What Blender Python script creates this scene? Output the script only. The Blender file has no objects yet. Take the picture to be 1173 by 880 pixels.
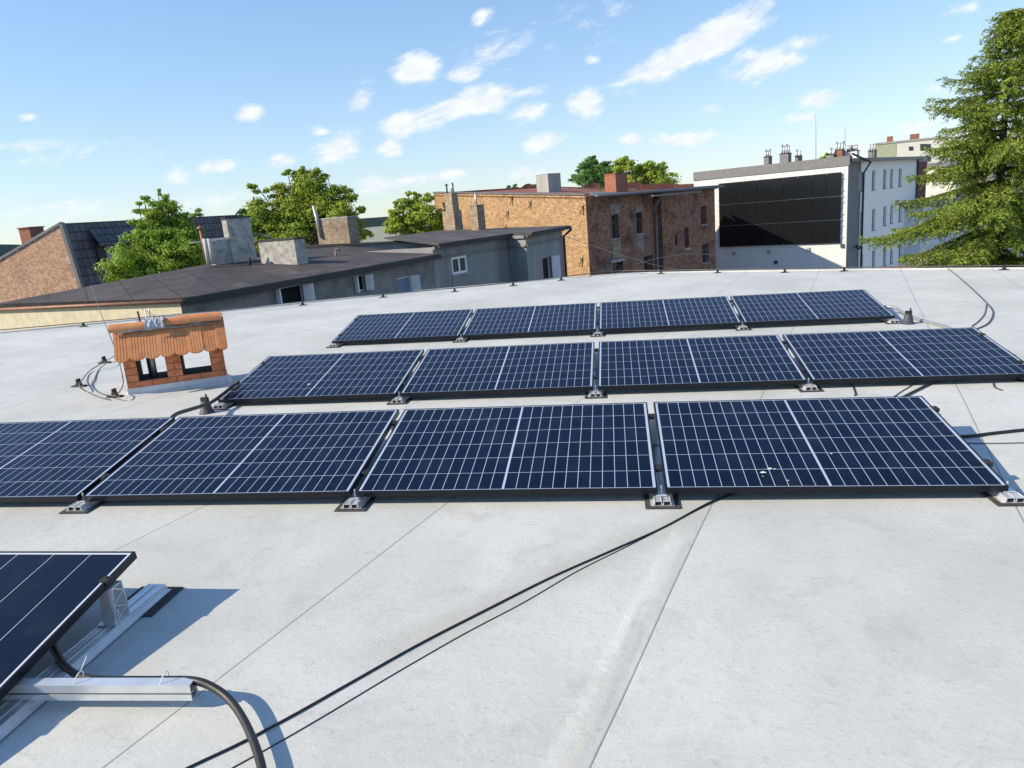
import bpy, math, random
import numpy as np
from mathutils import Vector, Matrix
random.seed(7); RNG = np.random.default_rng(11)
R = math.radians
SC = bpy.context.scene
COL = SC.collection

# ------------------------------------------------------------------ camera
F = 818.0                                   # focal length in pixels of a 1173 px wide frame
PITCH, YAW, H = 0.2403, -0.1486, 1.660
def axes(pitch, roll, yaw):
    cp, sp, cy, sy = math.cos(pitch), math.sin(pitch), math.cos(yaw), math.sin(yaw)
    fw = Vector((sy*cp, cy*cp, -sp)); r = Vector((cy, -sy, 0)); u = r.cross(fw)
    cr, sr = math.cos(roll), math.sin(roll)
    return r*cr+u*sr, -r*sr+u*cr, fw
RR, RU, RF = axes(PITCH, -0.0693, YAW)      # camera axes relative to the slightly sloping roof deck
GR, GU, GF = axes(PITCH, -0.0890, YAW)      # camera axes relative to gravity
EYE = Vector((0, 0, H))
def cmat(r, u, f):
    return Matrix((r, u, -f)).transposed().to_4x4()
T = Matrix.Translation(EYE) @ cmat(GR, GU, GF) @ cmat(RR, RU, RF).inverted() @ Matrix.Translation(-EYE)
cam = bpy.data.cameras.new('camera'); co = bpy.data.objects.new('camera', cam); COL.objects.link(co)
cam.sensor_width = 36; cam.lens = F/1173*36; cam.clip_start = .05; cam.clip_end = 9000
co.matrix_world = Matrix.Translation(EYE) @ cmat(GR, GU, GF)
SC.camera = co

# ------------------------------------------------------------------ light
SUN = Vector((-.388, -.141, .267)).normalized()          # towards the sun, deck frame
SUNG = (T.to_3x3() @ SUN).normalized()
sl = bpy.data.lights.new('sun', 'SUN'); so = bpy.data.objects.new('sun', sl); COL.objects.link(so)
sl.energy = 4.1; sl.angle = R(.53); sl.color = (1, .865, .665)
so.rotation_euler = SUNG.to_track_quat('Z', 'Y').to_euler(); so.location = (-30, -10, 30)
SC.view_settings.view_transform = 'Standard'; SC.view_settings.look = 'None'
SC.view_settings.exposure = 0.62; SC.view_settings.gamma = 1

W = bpy.data.worlds.new('World'); SC.world = W; W.use_nodes = True
nt = W.node_tree; nt.nodes.clear()
def N(t, k, **kw):
    n = t.nodes.new(k)
    for a, v in kw.items(): setattr(n, a, v)
    return n
def math_(t, op, a, b=None, c=None, clamp=False):
    n = t.nodes.new('ShaderNodeMath'); n.operation = op; n.use_clamp = clamp
    for i, v in enumerate((a, b, c)):
        if v is None: continue
        if isinstance(v, (int, float)): n.inputs[i].default_value = v
        else: t.links.new(v, n.inputs[i])
    return n.outputs[0]
def mixc(t, fac, a, b, mode='MIX'):
    n = t.nodes.new('ShaderNodeMix'); n.data_type = 'RGBA'; n.blend_type = mode; n.clamp_factor = True
    for s, v in ((n.inputs[0], fac), (n.inputs[6], a), (n.inputs[7], b)):
        if isinstance(v, (int, float)): s.default_value = v
        elif isinstance(v, (tuple, list)): s.default_value = (*v, 1) if len(v) == 3 else v
        else: t.links.new(v, s)
    return n.outputs[2]
def noise(t, vec, scale, detail=4, rough=.55, dist=0):
    n = t.nodes.new('ShaderNodeTexNoise'); n.inputs['Scale'].default_value = scale
    n.inputs['Detail'].default_value = detail; n.inputs['Roughness'].default_value = rough
    n.inputs['Distortion'].default_value = dist
    if vec is not None: t.links.new(vec, n.inputs['Vector'])
    return n
def ramp(t, fac, a, b, smooth=True):
    n = t.nodes.new('ShaderNodeMapRange'); n.interpolation_type = 'SMOOTHSTEP' if smooth else 'LINEAR'
    n.inputs[1].default_value = a; n.inputs[2].default_value = b
    t.links.new(fac, n.inputs[0]); return n.outputs[0]

sky = N(nt, 'ShaderNodeTexSky', sky_type='NISHITA', sun_disc=False)
sky.sun_elevation = math.asin(SUNG.z); sky.sun_rotation = math.atan2(SUNG.x, SUNG.y) % (2*math.pi)
sky.altitude = 900; sky.air_density = 1.3; sky.dust_density = 0; sky.ozone_density = 2.0
def dirg(px, py): return (GF + GR*((px-586.5)/F) - GU*((py-440)/F))
geo = N(nt, 'ShaderNodeTexCoord')
vdir = geo.outputs['Generated']
ax1 = (GR*math.cos(R(17))+GU*math.sin(R(17))); ax2 = (GU*math.cos(R(17))-GR*math.sin(R(17)))
cbx = N(nt, 'ShaderNodeCombineXYZ')
for i_, (ax_, k_) in enumerate(((ax1, .55), (ax2, 1.35), (GF, 1))):
    dn = N(nt, 'ShaderNodeVectorMath', operation='DOT_PRODUCT'); nt.links.new(vdir, dn.inputs[0]); dn.inputs[1].default_value = ax_*k_; nt.links.new(dn.outputs['Value'], cbx.inputs[i_])
wob = noise(nt, cbx.outputs[0], 17, 6, .6, .3)
wob2 = noise(nt, cbx.outputs[0], 55, 5, .65, .4)
# the clouds of this sky: centre, half width, half height, turn (degrees), density
CL = [(800,52,115,22,-26,1.1),(745,84,45,15,-8,.9),(845,22,62,17,-24,.9),(885,72,58,24,-14,1),(915,52,30,13,-10,.8),(477,80,34,23,-16,1.05),(414,115,24,17,-30,.9),
      (535,122,100,19,-15,1.15),(590,108,48,12,-12,.8),(460,142,34,19,-18,1),(603,127,28,14,-16,.9),(671,120,24,20,-20,1),(288,130,22,14,-10,1),(385,170,42,19,-18,1.05),
      (447,170,18,13,-20,.8),(622,163,32,13,-10,1),(775,160,44,11,-8,.85),(725,160,20,8,0,.7),(917,135,20,8,-5,.8),(938,115,28,11,-8,.85),(202,200,20,13,-10,.8),(246,191,26,9,-8,.85),
      (428,213,24,12,-8,.95),(553,22,17,11,-20,.8),(327,184,26,9,-8,.8),(32,134,14,7,0,.75),(367,151,16,7,0,.7),(522,202,24,8,-6,.65),(606,199,28,9,-6,.75),(812,125,14,9,0,.6),
      (1092,44,16,7,-10,.6),(1046,146,26,8,-10,.6),(1108,10,26,9,-10,.6),(1075,100,20,6,-10,.45),(60,236,70,14,-5,.6),(230,232,56,11,-5,.5),(530,86,22,8,-10,.5),(680,68,12,6,0,.5),
      (20,168,60,10,-4,.35),(470,206,32,8,-5,.5),(690,196,40,8,-5,.4),(10,225,40,11,0,.45),(940,165,60,8,-8,.25),(640,30,120,20,-15,.18),(120,180,90,12,-6,.22)]
dens = None
for (x, y, a, b, ang, k) in CL:
    c = dirg(x, y).normalized(); e1 = (dirg(x+10, y)-dirg(x-10, y)); e1 = (e1-c*e1.dot(c)).normalized(); e2 = c.cross(e1)
    t_ = R(ang); v1 = e1*math.cos(t_)+e2*math.sin(t_); v2 = -e1*math.sin(t_)+e2*math.cos(t_)
    s = math.sqrt(1+((x-586)/F)**2+((y-440)/F)**2)
    v1 = v1*(F*s/a); v2 = v2*(F*s/b)
    dd = []
    for v in (v1, v2):
        n = N(nt, 'ShaderNodeVectorMath', operation='DOT_PRODUCT'); nt.links.new(vdir, n.inputs[0]); n.inputs[1].default_value = v
        dd.append(n.outputs['Value'])
    cb = N(nt, 'ShaderNodeCombineXYZ'); nt.links.new(dd[0], cb.inputs[0]); nt.links.new(dd[1], cb.inputs[1])
    ln = N(nt, 'ShaderNodeVectorMath', operation='LENGTH'); nt.links.new(cb.outputs[0], ln.inputs[0])
    q = math_(nt, 'MULTIPLY_ADD', ln.outputs['Value'], -k*1.02, k*1.04)
    dens = q if dens is None else math_(nt, 'MAXIMUM', dens, q)
dens = math_(nt, 'MAXIMUM', dens, -.6)
nz = math_(nt, 'MULTIPLY_ADD', wob.outputs['Fac'], 1.7, -.85)
nz = math_(nt, 'ADD', nz, math_(nt, 'MULTIPLY_ADD', wob2.outputs['Fac'], 1.1, -.55))
cl = ramp(nt, math_(nt, 'ADD', dens, nz), .03, .75)
bg = N(nt, 'ShaderNodeBackground'); bg.inputs['Strength'].default_value = .108
out = N(nt, 'ShaderNodeOutputWorld')
cloudcol = mixc(nt, ramp(nt, wob2.outputs['Fac'], .3, .7), (5.2, 5.5, 6.0), (6.2, 6.35, 6.5))
skc = mixc(nt, 1.0, sky.outputs[0], (1.10, 1.17, 1.36), 'MULTIPLY')
vm = N(nt, 'ShaderNodeVectorMath', operation='MULTIPLY_ADD'); nt.links.new(skc, vm.inputs[0]); vm.inputs[1].default_value = (.085, .075, .075); vm.inputs[2].default_value = (1,)*3
vd_ = N(nt, 'ShaderNodeVectorMath', operation='DIVIDE'); nt.links.new(skc, vd_.inputs[0]); nt.links.new(vm.outputs[0], vd_.inputs[1]); skc = mixc(nt, 1.0, vd_.outputs[0], (1.02, 1.10, 1.22), 'MULTIPLY')
final = mixc(nt, math_(nt, 'MULTIPLY', cl, .93), skc, cloudcol)
nt.links.new(final, bg.inputs[0]); nt.links.new(bg.outputs[0], out.inputs[0])

# ------------------------------------------------------------------ helpers
DECK = []                                   # top-level things standing on the roof deck (tilted with it at the end)
OFF = {}
class MB:
    def __init__(s): s.v = []; s.f = []
    def face(s, pts):
        n = len(s.v); s.v += [Vector(p) for p in pts]; s.f.append(tuple(range(n, n+len(pts)))); return s
    def hexa(s, b, t):                       # bottom ring (ccw from above) and top ring
        n = len(b); k = len(s.v); s.v += [Vector(p) for p in b]+[Vector(p) for p in t]
        s.f.append(tuple(k+i for i in reversed(range(n)))); s.f.append(tuple(k+n+i for i in range(n)))
        for i in range(n):
            j = (i+1) % n; s.f.append((k+i, k+j, k+n+j, k+n+i))
        return s
    def box(s, x0, x1, y0, y1, z0, z1):
        return s.hexa([(x0,y0,z0),(x1,y0,z0),(x1,y1,z0),(x0,y1,z0)], [(x0,y0,z1),(x1,y0,z1),(x1,y1,z1),(x0,y1,z1)])
    def beam(s, a, b, w, h, up=(0,0,1)):     # box along a-b
        a, b = Vector(a), Vector(b); d = (b-a).normalized(); r = d.cross(Vector(up))
        if r.length < 1e-4: r = d.cross(Vector((1,0,0)))
        r.normalize(); u = r.cross(d)
        q = [r*(-w/2)-u*(h/2), r*(w/2)-u*(h/2), r*(w/2)+u*(h/2), r*(-w/2)+u*(h/2)]
        k = len(s.v); s.v += [a+x for x in q]+[b+x for x in q]
        s.f += [(k,k+1,k+2,k+3),(k+7,k+6,k+5,k+4)]+[(k+i, k+4+i, k+4+(i+1)%4, k+(i+1)%4) for i in range(4)]
        return s
    def tube(s, pts, rad, n=8, cap=True):
        pts = [Vector(p) for p in pts]; k = len(s.v); m = len(pts)
        if isinstance(rad, (int, float)): rad = [rad]*m
        prev = None
        for i, p in enumerate(pts):
            d = (pts[min(i+1, m-1)]-pts[max(i-1, 0)]).normalized()
            a = prev if prev is not None else (Vector((0,0,1)) if abs(d.z) < .9 else Vector((1,0,0)))
            a = (a-d*a.dot(d)).normalized(); prev = a; b = d.cross(a)
            for j in range(n):
                t = 2*math.pi*j/n; s.v.append(p+(a*math.cos(t)+b*math.sin(t))*rad[i])
        for i in range(m-1):
            for j in range(n):
                s.f.append((k+i*n+j, k+i*n+(j+1)%n, k+(i+1)*n+(j+1)%n, k+(i+1)*n+j))
        if cap: s.f += [tuple(k+j for j in reversed(range(n))), tuple(k+(m-1)*n+j for j in range(n))]
        return s
    def build(s, name, mat, parent=None, smooth=False, bevel=0, off=None):
        me = bpy.data.meshes.new(name)
        o_ = OFF.get(parent, Vector((0,0,0))) if off is None else Vector(off)
        me.from_pydata([tuple(v-o_) for v in s.v], [], s.f); me.update()
        uv = me.uv_layers.new(name='UVMap')
        dat = np.zeros(len(me.loops)*2)
        for p in me.polygons:
            n = p.normal; 
            t = Vector((-n.y, n.x, 0))
            t = t.normalized() if t.length > .15 else Vector((1,0,0))
            b = n.cross(t)
            for li in p.loop_indices:
                c = me.vertices[me.loops[li].vertex_index].co+o_
                dat[2*li] = c.dot(t); dat[2*li+1] = c.dot(b)
        uv.data.foreach_set('uv', dat)
        if smooth: me.polygons.foreach_set('use_smooth', [True]*len(me.polygons))
        me.materials.append(mat)
        o = bpy.data.objects.new(name, me); COL.objects.link(o)
        if parent is not None: o.parent = parent; OFF[o] = o_
        else: o.location = o_
        if bevel:
            m = o.modifiers.new('bevel', 'BEVEL'); m.width = bevel; m.segments = 2; m.limit_method = 'ANGLE'
        return o
def tag(o, label=None, cat=None, group=None, kind=None):
    if label: o['label'] = label
    if cat: o['category'] = cat
    if group: o['group'] = group
    if kind: o['kind'] = kind
    return o
def empty(name, loc, label, cat, group=None, deck=False):
    o = bpy.data.objects.new(name, None); COL.objects.link(o); o.location = loc; OFF[o] = Vector(loc)
    o.empty_display_size = .2
    tag(o, label, cat, group)
    if deck: DECK.append(o)
    return o
def copy_thing(o, loc, label, rz=None):
    c = o.copy(); COL.objects.link(c); c.location = loc; c['label'] = label
    if rz is not None: c.rotation_euler.z = rz
    def rec(s, d):
        for ch in s.children:
            q = ch.copy(); COL.objects.link(q); q.parent = d; rec(ch, q)
    rec(o, c); return c
# rays: deck frame and gravity frame
def G(px, py, z=0.):
    d = RF + RR*((px-586.5)/F) - RU*((py-440)/F); return EYE + d*((z-H)/d.z)
def D(px, py, d): return EYE + dirg(px, py)*d
def hit(px, py, A, B):                       # ray against the vertical plane through A and B -> (s along, z)
    A, B = Vector(A).xy, Vector(B).xy; e = (B-A).normalized(); n = Vector((e.y, -e.x)); d = dirg(px, py)
    t = (A-EYE.xy).dot(n)/d.xy.dot(n); p = EYE+d*t; return (p.xy-A).dot(e), p.z
def along(P, e, px):                         # how far from P along e until the picture column px
    P = Vector(P)-EYE; e = Vector(e); k = (px-586.5)/F
    # column measured at P's own height is enough for these distances
    return (k*P.dot(GF)-P.dot(GR))/(e.dot(GR)-k*e.dot(GF))

# ------------------------------------------------------------------ materials
def newmat(name):
    m = bpy.data.materials.new(name); m.use_nodes = True; t = m.node_tree
    b = t.nodes['Principled BSDF']; return m, t, b
def coords(t, kind='Object'):
    n = t.nodes.new('ShaderNodeTexCoord'); return n.outputs[kind]
def bump(t, b, h, strength, dist=.01):
    n = t.nodes.new('ShaderNodeBump'); n.inputs['Strength'].default_value = strength; n.inputs['Distance'].default_value = dist
    t.links.new(h, n.inputs['Height']); t.links.new(n.outputs[0], b.inputs['Normal'])
def mat(name, c, rough=.7, metal=0, var=.25, scale=6, c2=None, spec=.5, bmp=0, bscale=60, kind='Object', streak=False):
    m, t, b = newmat(name); b.inputs['Roughness'].default_value = rough; b.inputs['Metallic'].default_value = metal
    b.inputs['Specular IOR Level'].default_value = spec
    v = coords(t, kind)
    if streak:
        mp = t.nodes.new('ShaderNodeMapping'); mp.inputs['Scale'].default_value = (1, .18, 1) if kind == 'UV' else (1, 1, .18)
        t.links.new(v, mp.inputs[0]); vv = mp.outputs[0]
    else: vv = v
    n = noise(t, vv, scale, 6, .62)
    c2 = c2 or tuple(x*(1-var) for x in c)
    t.links.new(mixc(t, ramp(t, n.outputs['Fac'], .3, .7), c2, c), b.inputs['Base Color'])
    if bmp:
        n2 = noise(t, v, bscale, 5, .6); bump(t, b, n2.outputs['Fac'], bmp)
    return m
def brickmat(name, c1, c2, mortar, bw=.25, bh=.075, dirt=(.1,.08,.07), dirtamt=.5, msize=.012, bias=0, bmp=.5, speck=.75):
    m, t, b = newmat(name); b.inputs['Roughness'].default_value = .88; b.inputs['Specular IOR Level'].default_value = .25
    v = coords(t, 'UV')
    br = t.nodes.new('ShaderNodeTexBrick'); t.links.new(v, br.inputs['Vector'])
    br.inputs['Color1'].default_value = (*c1, 1); br.inputs['Color2'].default_value = (*c2, 1); br.inputs['Mortar'].default_value = (*mortar, 1)
    br.inputs['Scale'].default_value = 1; br.inputs['Brick Width'].default_value = bw; br.inputs['Row Height'].default_value = bh
    br.inputs['Mortar Size'].default_value = msize; br.inputs['Mortar Smooth'].default_value = .3; br.inputs['Bias'].default_value = bias
    n1 = noise(t, v, .9, 6, .65); n2 = noise(t, v, 9, 4, .6); n5 = noise(t, v, 4.2, 5, .8)
    col = mixc(t, ramp(t, n2.outputs['Fac'], .35, .75), br.outputs['Color'], tuple(x*.6 for x in c1))
    col = mixc(t, math_(t, 'MULTIPLY', ramp(t, n5.outputs['Fac'], .5, .66), speck), col, tuple(x*.33 for x in c1))
    col = mixc(t, math_(t, 'MULTIPLY', ramp(t, n5.outputs['Fac'], .48, .36), speck*.5), col, tuple(min(1, x*1.35) for x in c2))
    col = mixc(t, math_(t, 'MULTIPLY', ramp(t, n1.outputs['Fac'], .45, .72), dirtamt), col, dirt)
    t.links.new(col, b.inputs['Base Color'])
    bump(t, b, math_(t, 'SUBTRACT', n2.outputs['Fac'], br.outputs['Fac']), bmp, .02)
    return m
def tilemat(name, c1, c2, pw=.3, ph=.34):
    m, t, b = newmat(name); b.inputs['Roughness'].default_value = .6
    v = coords(t, 'UV'); s = t.nodes.new('ShaderNodeSeparateXYZ'); t.links.new(v, s.inputs[0])
    fx = math_(t, 'FRACT', math_(t, 'DIVIDE', s.outputs[0], pw)); fy = math_(t, 'FRACT', math_(t, 'DIVIDE', s.outputs[1], ph))
    wave = math_(t, 'SINE', math_(t, 'MULTIPLY', fx, math.pi))
    hgt = math_(t, 'ADD', math_(t, 'MULTIPLY', wave, .6), math_(t, 'MULTIPLY', fy, -.5))
    n = noise(t, v, 3, 5, .6)
    gap_ = math_(t, 'MAXIMUM', math_(t, 'LESS_THAN', fx, .14), math_(t, 'LESS_THAN', fy, .16))
    cid = t.nodes.new('ShaderNodeCombineXYZ'); t.links.new(math_(t, 'FLOOR', math_(t, 'DIVIDE', s.outputs[0], pw)), cid.inputs[0]); t.links.new(math_(t, 'FLOOR', math_(t, 'DIVIDE', s.outputs[1], ph)), cid.inputs[1])
    wn = t.nodes.new('ShaderNodeTexWhiteNoise'); t.links.new(cid.outputs[0], wn.inputs['Vector'])
    cc = mixc(t, math_(t, 'MULTIPLY', math_(t, 'ADD', n.outputs['Fac'], wn.outputs['Value']), .6), c1, c2); cc = mixc(t, math_(t, 'MULTIPLY', gap_, .85), cc, tuple(x*.25 for x in c1))
    t.links.new(cc, b.inputs['Base Color'])
    bump(t, b, hgt, 1, .05); return m

M = {}
# roof membrane: welded sheets 1.5 m wide, a soft ridge beside one seam, dust and faint stains
m, t, b = newmat('roof_membrane'); M['membrane'] = m
v = coords(t); sp = t.nodes.new('ShaderNodeSeparateXYZ'); t.links.new(v, sp.inputs[0])
ph = R(17.6)
c_ = math_(t, 'SUBTRACT', math_(t, 'MULTIPLY', sp.outputs[0], math.cos(ph)), math_(t, 'MULTIPLY', sp.outputs[1], math.sin(ph)))
wv = noise(t, v, .5, 2); c_ = math_(t, 'ADD', c_, math_(t, 'MULTIPLY_ADD', wv.outputs['Fac'], .03, -.015))
SE = .46*math.cos(ph)-3.64*math.sin(ph)
u_ = math_(t, 'SUBTRACT', c_, SE); fr = math_(t, 'ABSOLUTE', math_(t, 'SUBTRACT', math_(t, 'PINGPONG', math_(t, 'ADD', u_, 0), .73), 0))
line = math_(t, 'SUBTRACT', 1, ramp(t, fr, .0016, .0042))
far = math_(t, 'SUBTRACT', 1, ramp(t, fr, .004, .014))
n1 = noise(t, v, .55, 7, .62, .4); n2 = noise(t, v, 3.1, 8, .7, .6); n3 = noise(t, v, 26, 6, .7); n4 = noise(t, v, 1.3, 6, .65, .3)
col = mixc(t, ramp(t, n1.outputs['Fac'], .3, .7), (.49, .50, .47), (.62, .63, .595))
col = mixc(t, math_(t, 'MULTIPLY', ramp(t, n2.outputs['Fac'], .48, .76), .65), col, (.41, .405, .37))
n5 = noise(t, v, 70, 5, .75); mpx = t.nodes.new('ShaderNodeMapping'); mpx.inputs['Rotation'].default_value = (0, 0, .5); mpx.inputs['Scale'].default_value = (5, 19, 1); t.links.new(v, mpx.inputs[0]); n6 = noise(t, mpx.outputs[0], 1, 6, .75, 1.5)
col = mixc(t, math_(t, 'MULTIPLY', ramp(t, n3.outputs['Fac'], .54, .76), .6), col, (.35, .35, .335))
col = mixc(t, math_(t, 'MULTIPLY', ramp(t, n5.outputs['Fac'], .58, .70), .65), col, (.24, .24, .23))
n7 = noise(t, v, 34, 7, .8, .8); col = mixc(t, math_(t, 'MULTIPLY', ramp(t, n7.outputs['Fac'], .60, .70), .5), col, (.74, .74, .72))
n8 = noise(t, v, 13, 8, .75, 2.2); col = mixc(t, math_(t, 'MULTIPLY', ramp(t, n8.outputs['Fac'], .60, .68), .45), col, (.38, .375, .355))
col = mixc(t, math_(t, 'MULTIPLY', ramp(t, n6.outputs['Fac'], .58, .74), .5), col, (.34, .34, .33))
col = mixc(t, math_(t, 'MULTIPLY', ramp(t, n4.outputs['Fac'], .6, .75), .2), col, (.5, .46, .37))
# long water stain running down from the front row
def strip(x0, y0, x1, y1, w, soft, wamt=.1):
    L = math.hypot(x1-x0, y1-y0); ex, ey = (x1-x0)/L, (y1-y0)/L
    dx = math_(t, 'SUBTRACT', sp.outputs[0], x0); dy = math_(t, 'SUBTRACT', sp.outputs[1], y0)
    al = math_(t, 'ADD', math_(t, 'MULTIPLY', dx, ex), math_(t, 'MULTIPLY', dy, ey))
    pe = math_(t, 'ADD', math_(t, 'MULTIPLY', dx, -ey), math_(t, 'MULTIPLY', dy, ex))
    pe = math_(t, 'ADD', pe, math_(t, 'MULTIPLY_ADD', n2.outputs['Fac'], wamt, -wamt/2))
    a = math_(t, 'SUBTRACT', 1, ramp(t, math_(t, 'ABSOLUTE', pe), w*.2, w))
    e = math_(t, 'MULTIPLY', ramp(t, al, -.1, soft), math_(t, 'SUBTRACT', 1, ramp(t, al, L-soft, L)))
    return math_(t, 'MULTIPLY', a, e)
st = strip(.60, 3.85, -1.15, 2.15, .17, .5)
col = mixc(t, math_(t, 'MULTIPLY', st, .5), col, (.41, .40, .345))
st2 = strip(.42, 3.6, -.25, 1.6, .05, .3, .05)
col = mixc(t, math_(t, 'MULTIPLY', st2, .25), col, (.5, .46, .36))
col = mixc(t, math_(t, 'MULTIPLY', far, .18), col, (.4, .4, .39))
col = mixc(t, math_(t, 'MULTIPLY', line, .75), col, (.13, .13, .12))
t.links.new(col, b.inputs['Base Color']); b.inputs['Roughness'].default_value = .62; b.inputs['Specular IOR Level'].default_value = .35
rid = strip(.38, 3.62, -.3, 1.5, .075, .3, .05); rid2 = strip(.14, 2.9, -.06, 2.0, .05, .3, .03)
wr = noise(t, v, 1.6, 4, .5, .4)
hh = math_(t, 'ADD', math_(t, 'MULTIPLY', rid, .26), math_(t, 'MULTIPLY', rid2, -.1))
hh = math_(t, 'ADD', hh, math_(t, 'MULTIPLY', wr.outputs['Fac'], .5))
hh = math_(t, 'ADD', hh, math_(t, 'MULTIPLY', n2.outputs['Fac'], .13)); hh = math_(t, 'ADD', hh, math_(t, 'MULTIPLY', n3.outputs['Fac'], .07)); hh = math_(t, 'ADD', hh, math_(t, 'MULTIPLY', n6.outputs['Fac'], .16)); hh = math_(t, 'ADD', hh, math_(t, 'MULTIPLY', n8.outputs['Fac'], .10))
hh = math_(t, 'ADD', hh, math_(t, 'MULTIPLY', math_(t, 'SUBTRACT', 1, ramp(t, fr, 0, .01)), -.05))
bump(t, b, hh, .55, .03)

PW, PD, GAP, TILT, Z0 = 1.762, 1.134, .0425, R(9.509), .08
# solar cell glass: 24 x 6 third-cut cells on a white backing
m, t, b = newmat('solar_glass'); M['cells'] = m
v = coords(t); sp = t.nodes.new('ShaderNodeSeparateXYZ'); t.links.new(v, sp.inputs[0])
FRM, MX, MY, MID = .010, .014, .005, .005
cw = (PW-2*FRM-2*MX-2*MID)/24; ch = (PD-2*FRM-2*MY)/6
x = math_(t, 'ABSOLUTE', math_(t, 'SUBTRACT', sp.outputs[0], PW/2))
xx = math_(t, 'SUBTRACT', x, MID); y = math_(t, 'SUBTRACT', sp.outputs[1], FRM+MY)
fx = math_(t, 'PINGPONG', xx, cw/2); fy = math_(t, 'PINGPONG', y, ch/2)
g = .0018
lx = math_(t, 'LESS_THAN', fx, g); ly = math_(t, 'LESS_THAN', fy, g)
o1 = math_(t, 'LESS_THAN', xx, 0); o2 = math_(t, 'GREATER_THAN', xx, 12*cw); o3 = math_(t, 'LESS_THAN', y, 0); o4 = math_(t, 'GREATER_THAN', y, 6*ch)
w = math_(t, 'MAXIMUM', lx, ly)
for q in (o1, o2, o3, o4): w = math_(t, 'MAXIMUM', w, q)
bus = math_(t, 'LESS_THAN', math_(t, 'PINGPONG', y, ch/20), .0007)
cb = t.nodes.new('ShaderNodeCombineXYZ'); t.links.new(math_(t, 'FLOOR', math_(t, 'DIVIDE', math_(t, 'SUBTRACT', sp.outputs[0], PW/2), cw)), cb.inputs[0])
t.links.new(math_(t, 'FLOOR', math_(t, 'DIVIDE', y, ch)), cb.inputs[1])
wn = t.nodes.new('ShaderNodeTexWhiteNoise'); t.links.new(cb.outputs[0], wn.inputs['Vector'])
cc = mixc(t, wn.outputs['Value'], (.0022, .0062, .020), (.0045, .011, .032))
cc = mixc(t, math_(t, 'MULTIPLY', bus, .25), cc, (.04, .06, .10))
cc = mixc(t, w, cc, (.40, .47, .58))
du = noise(t, v, 2.5, 7, .7); cc = mixc(t, math_(t, 'MULTIPLY', ramp(t, du.outputs['Fac'], .45, .8), .03), cc, (.45, .45, .43))
t.links.new(cc, b.inputs['Base Color']); b.inputs['IOR'].default_value = 1.24
t.links.new(math_(t, 'MULTIPLY_ADD', du.outputs['Fac'], .12, .10), b.inputs['Roughness'])

m, t, b = newmat('near_solar_glass'); M['cells2'] = m
v = coords(t); sp = t.nodes.new('ShaderNodeSeparateXYZ'); t.links.new(v, sp.inputs[0])
xr = math_(t, 'SUBTRACT', PW-FRM-.010, sp.outputs[0]); w = math_(t, 'LESS_THAN', math_(t, 'PINGPONG', xr, .187/2), .0013)
w = math_(t, 'MAXIMUM', w, math_(t, 'LESS_THAN', xr, .001)); w = math_(t, 'MAXIMUM', w, math_(t, 'GREATER_THAN', sp.outputs[1], PD-FRM-.012))
st_ = math_(t, 'LESS_THAN', math_(t, 'PINGPONG', sp.outputs[1], .006), .0012)
cc = mixc(t, math_(t, 'MULTIPLY', st_, .5), (.005, .009, .024), (.016, .026, .055)); du = noise(t, v, 2.5, 7, .7)
cc = mixc(t, math_(t, 'MULTIPLY', ramp(t, du.outputs['Fac'], .45, .8), .03), cc, (.45, .45, .43))
t.links.new(mixc(t, w, cc, (.55, .6, .68)), b.inputs['Base Color']); b.inputs['IOR'].default_value = 1.24; b.inputs['Roughness'].default_value = .13
M['black_frame'] = mat('black_anodised', (.008, .010, .016), .3, 0, .3, spec=.3)
M['alu'] = mat('aluminium', (.80, .81, .82), .38, .6, .12, 12, bmp=.03)
M['alu_dull'] = mat('galvanised', (.5, .51, .52), .5, .7, .25, 30)
M['rubber'] = mat('black_rubber', (.03, .03, .032), .75, 0, .4, 14)
M['pad'] = mat('bitumen_pad', (.055, .055, .058), .9, 0, .4, 30, bmp=.3)
M['cable'] = mat('black_cable', (.018, .018, .02), .5, 0, .2)
M['conduit'] = mat('corrugated_conduit', (.018, .018, .022), .5, 0, .2)
M['wire'] = mat('steel_wire', (.14, .14, .145), .5, .5, .2)
M['palewire'] = mat('pale_wire', (.5, .48, .45), .6)
M['white'] = mat('white_plastic', (.78, .78, .76), .5, 0, .08)
M['guano'] = mat('dried_white', (.75, .74, .7), .9, 0, .1)
M['grey_plast'] = mat('grey_plastic', (.06, .068, .085), .6)
M['flash'] = mat('white_flashing', (.62, .63, .64), .55, 0, .15, 8, bmp=.2, bscale=14)
M['terra'] = mat('terracotta_tile', (.68, .26, .10), .75, 0, .32, 14, bmp=.15)
_t = M['terra'].node_tree; _b = _t.nodes['Principled BSDF']; _oi = _t.nodes.new('ShaderNodeObjectInfo'); _src = _b.inputs['Base Color'].links[0].from_socket
_nn = noise(_t, coords(_t), 5, 6, .75); _c = mixc(_t, math_(_t, 'MULTIPLY', _oi.outputs['Random'], .6), _src, (.74, .33, .13)); _c = mixc(_t, math_(_t, 'MULTIPLY', ramp(_t, _nn.outputs['Fac'], .56, .72), .55), _c, (.20, .12, .08)); _t.links.new(_c, _b.inputs['Base Color'])
M['clay'] = brickmat('clay_block', (.64, .22, .10), (.70, .27, .13), (.22, .09, .06), .24, .075, dirtamt=.25, msize=.006, speck=.35)
M['foil'] = mat('crumpled_foil', (.52, .54, .57), .5, 0, .5, 30)
M['mortar'] = mat('mortar', (.3, .28, .25), .95, 0, .5, 30, bmp=.5)
M['shadein'] = mat('recess_shade', (.012, .012, .013), .9)  # near-black colour painted in for the shade of unlit rooms and recesses
M['bitumen'] = mat('bitumen_roofing', (.066, .056, .055), .85, 0, .5, 1.6, bmp=.4, bscale=30)
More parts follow.
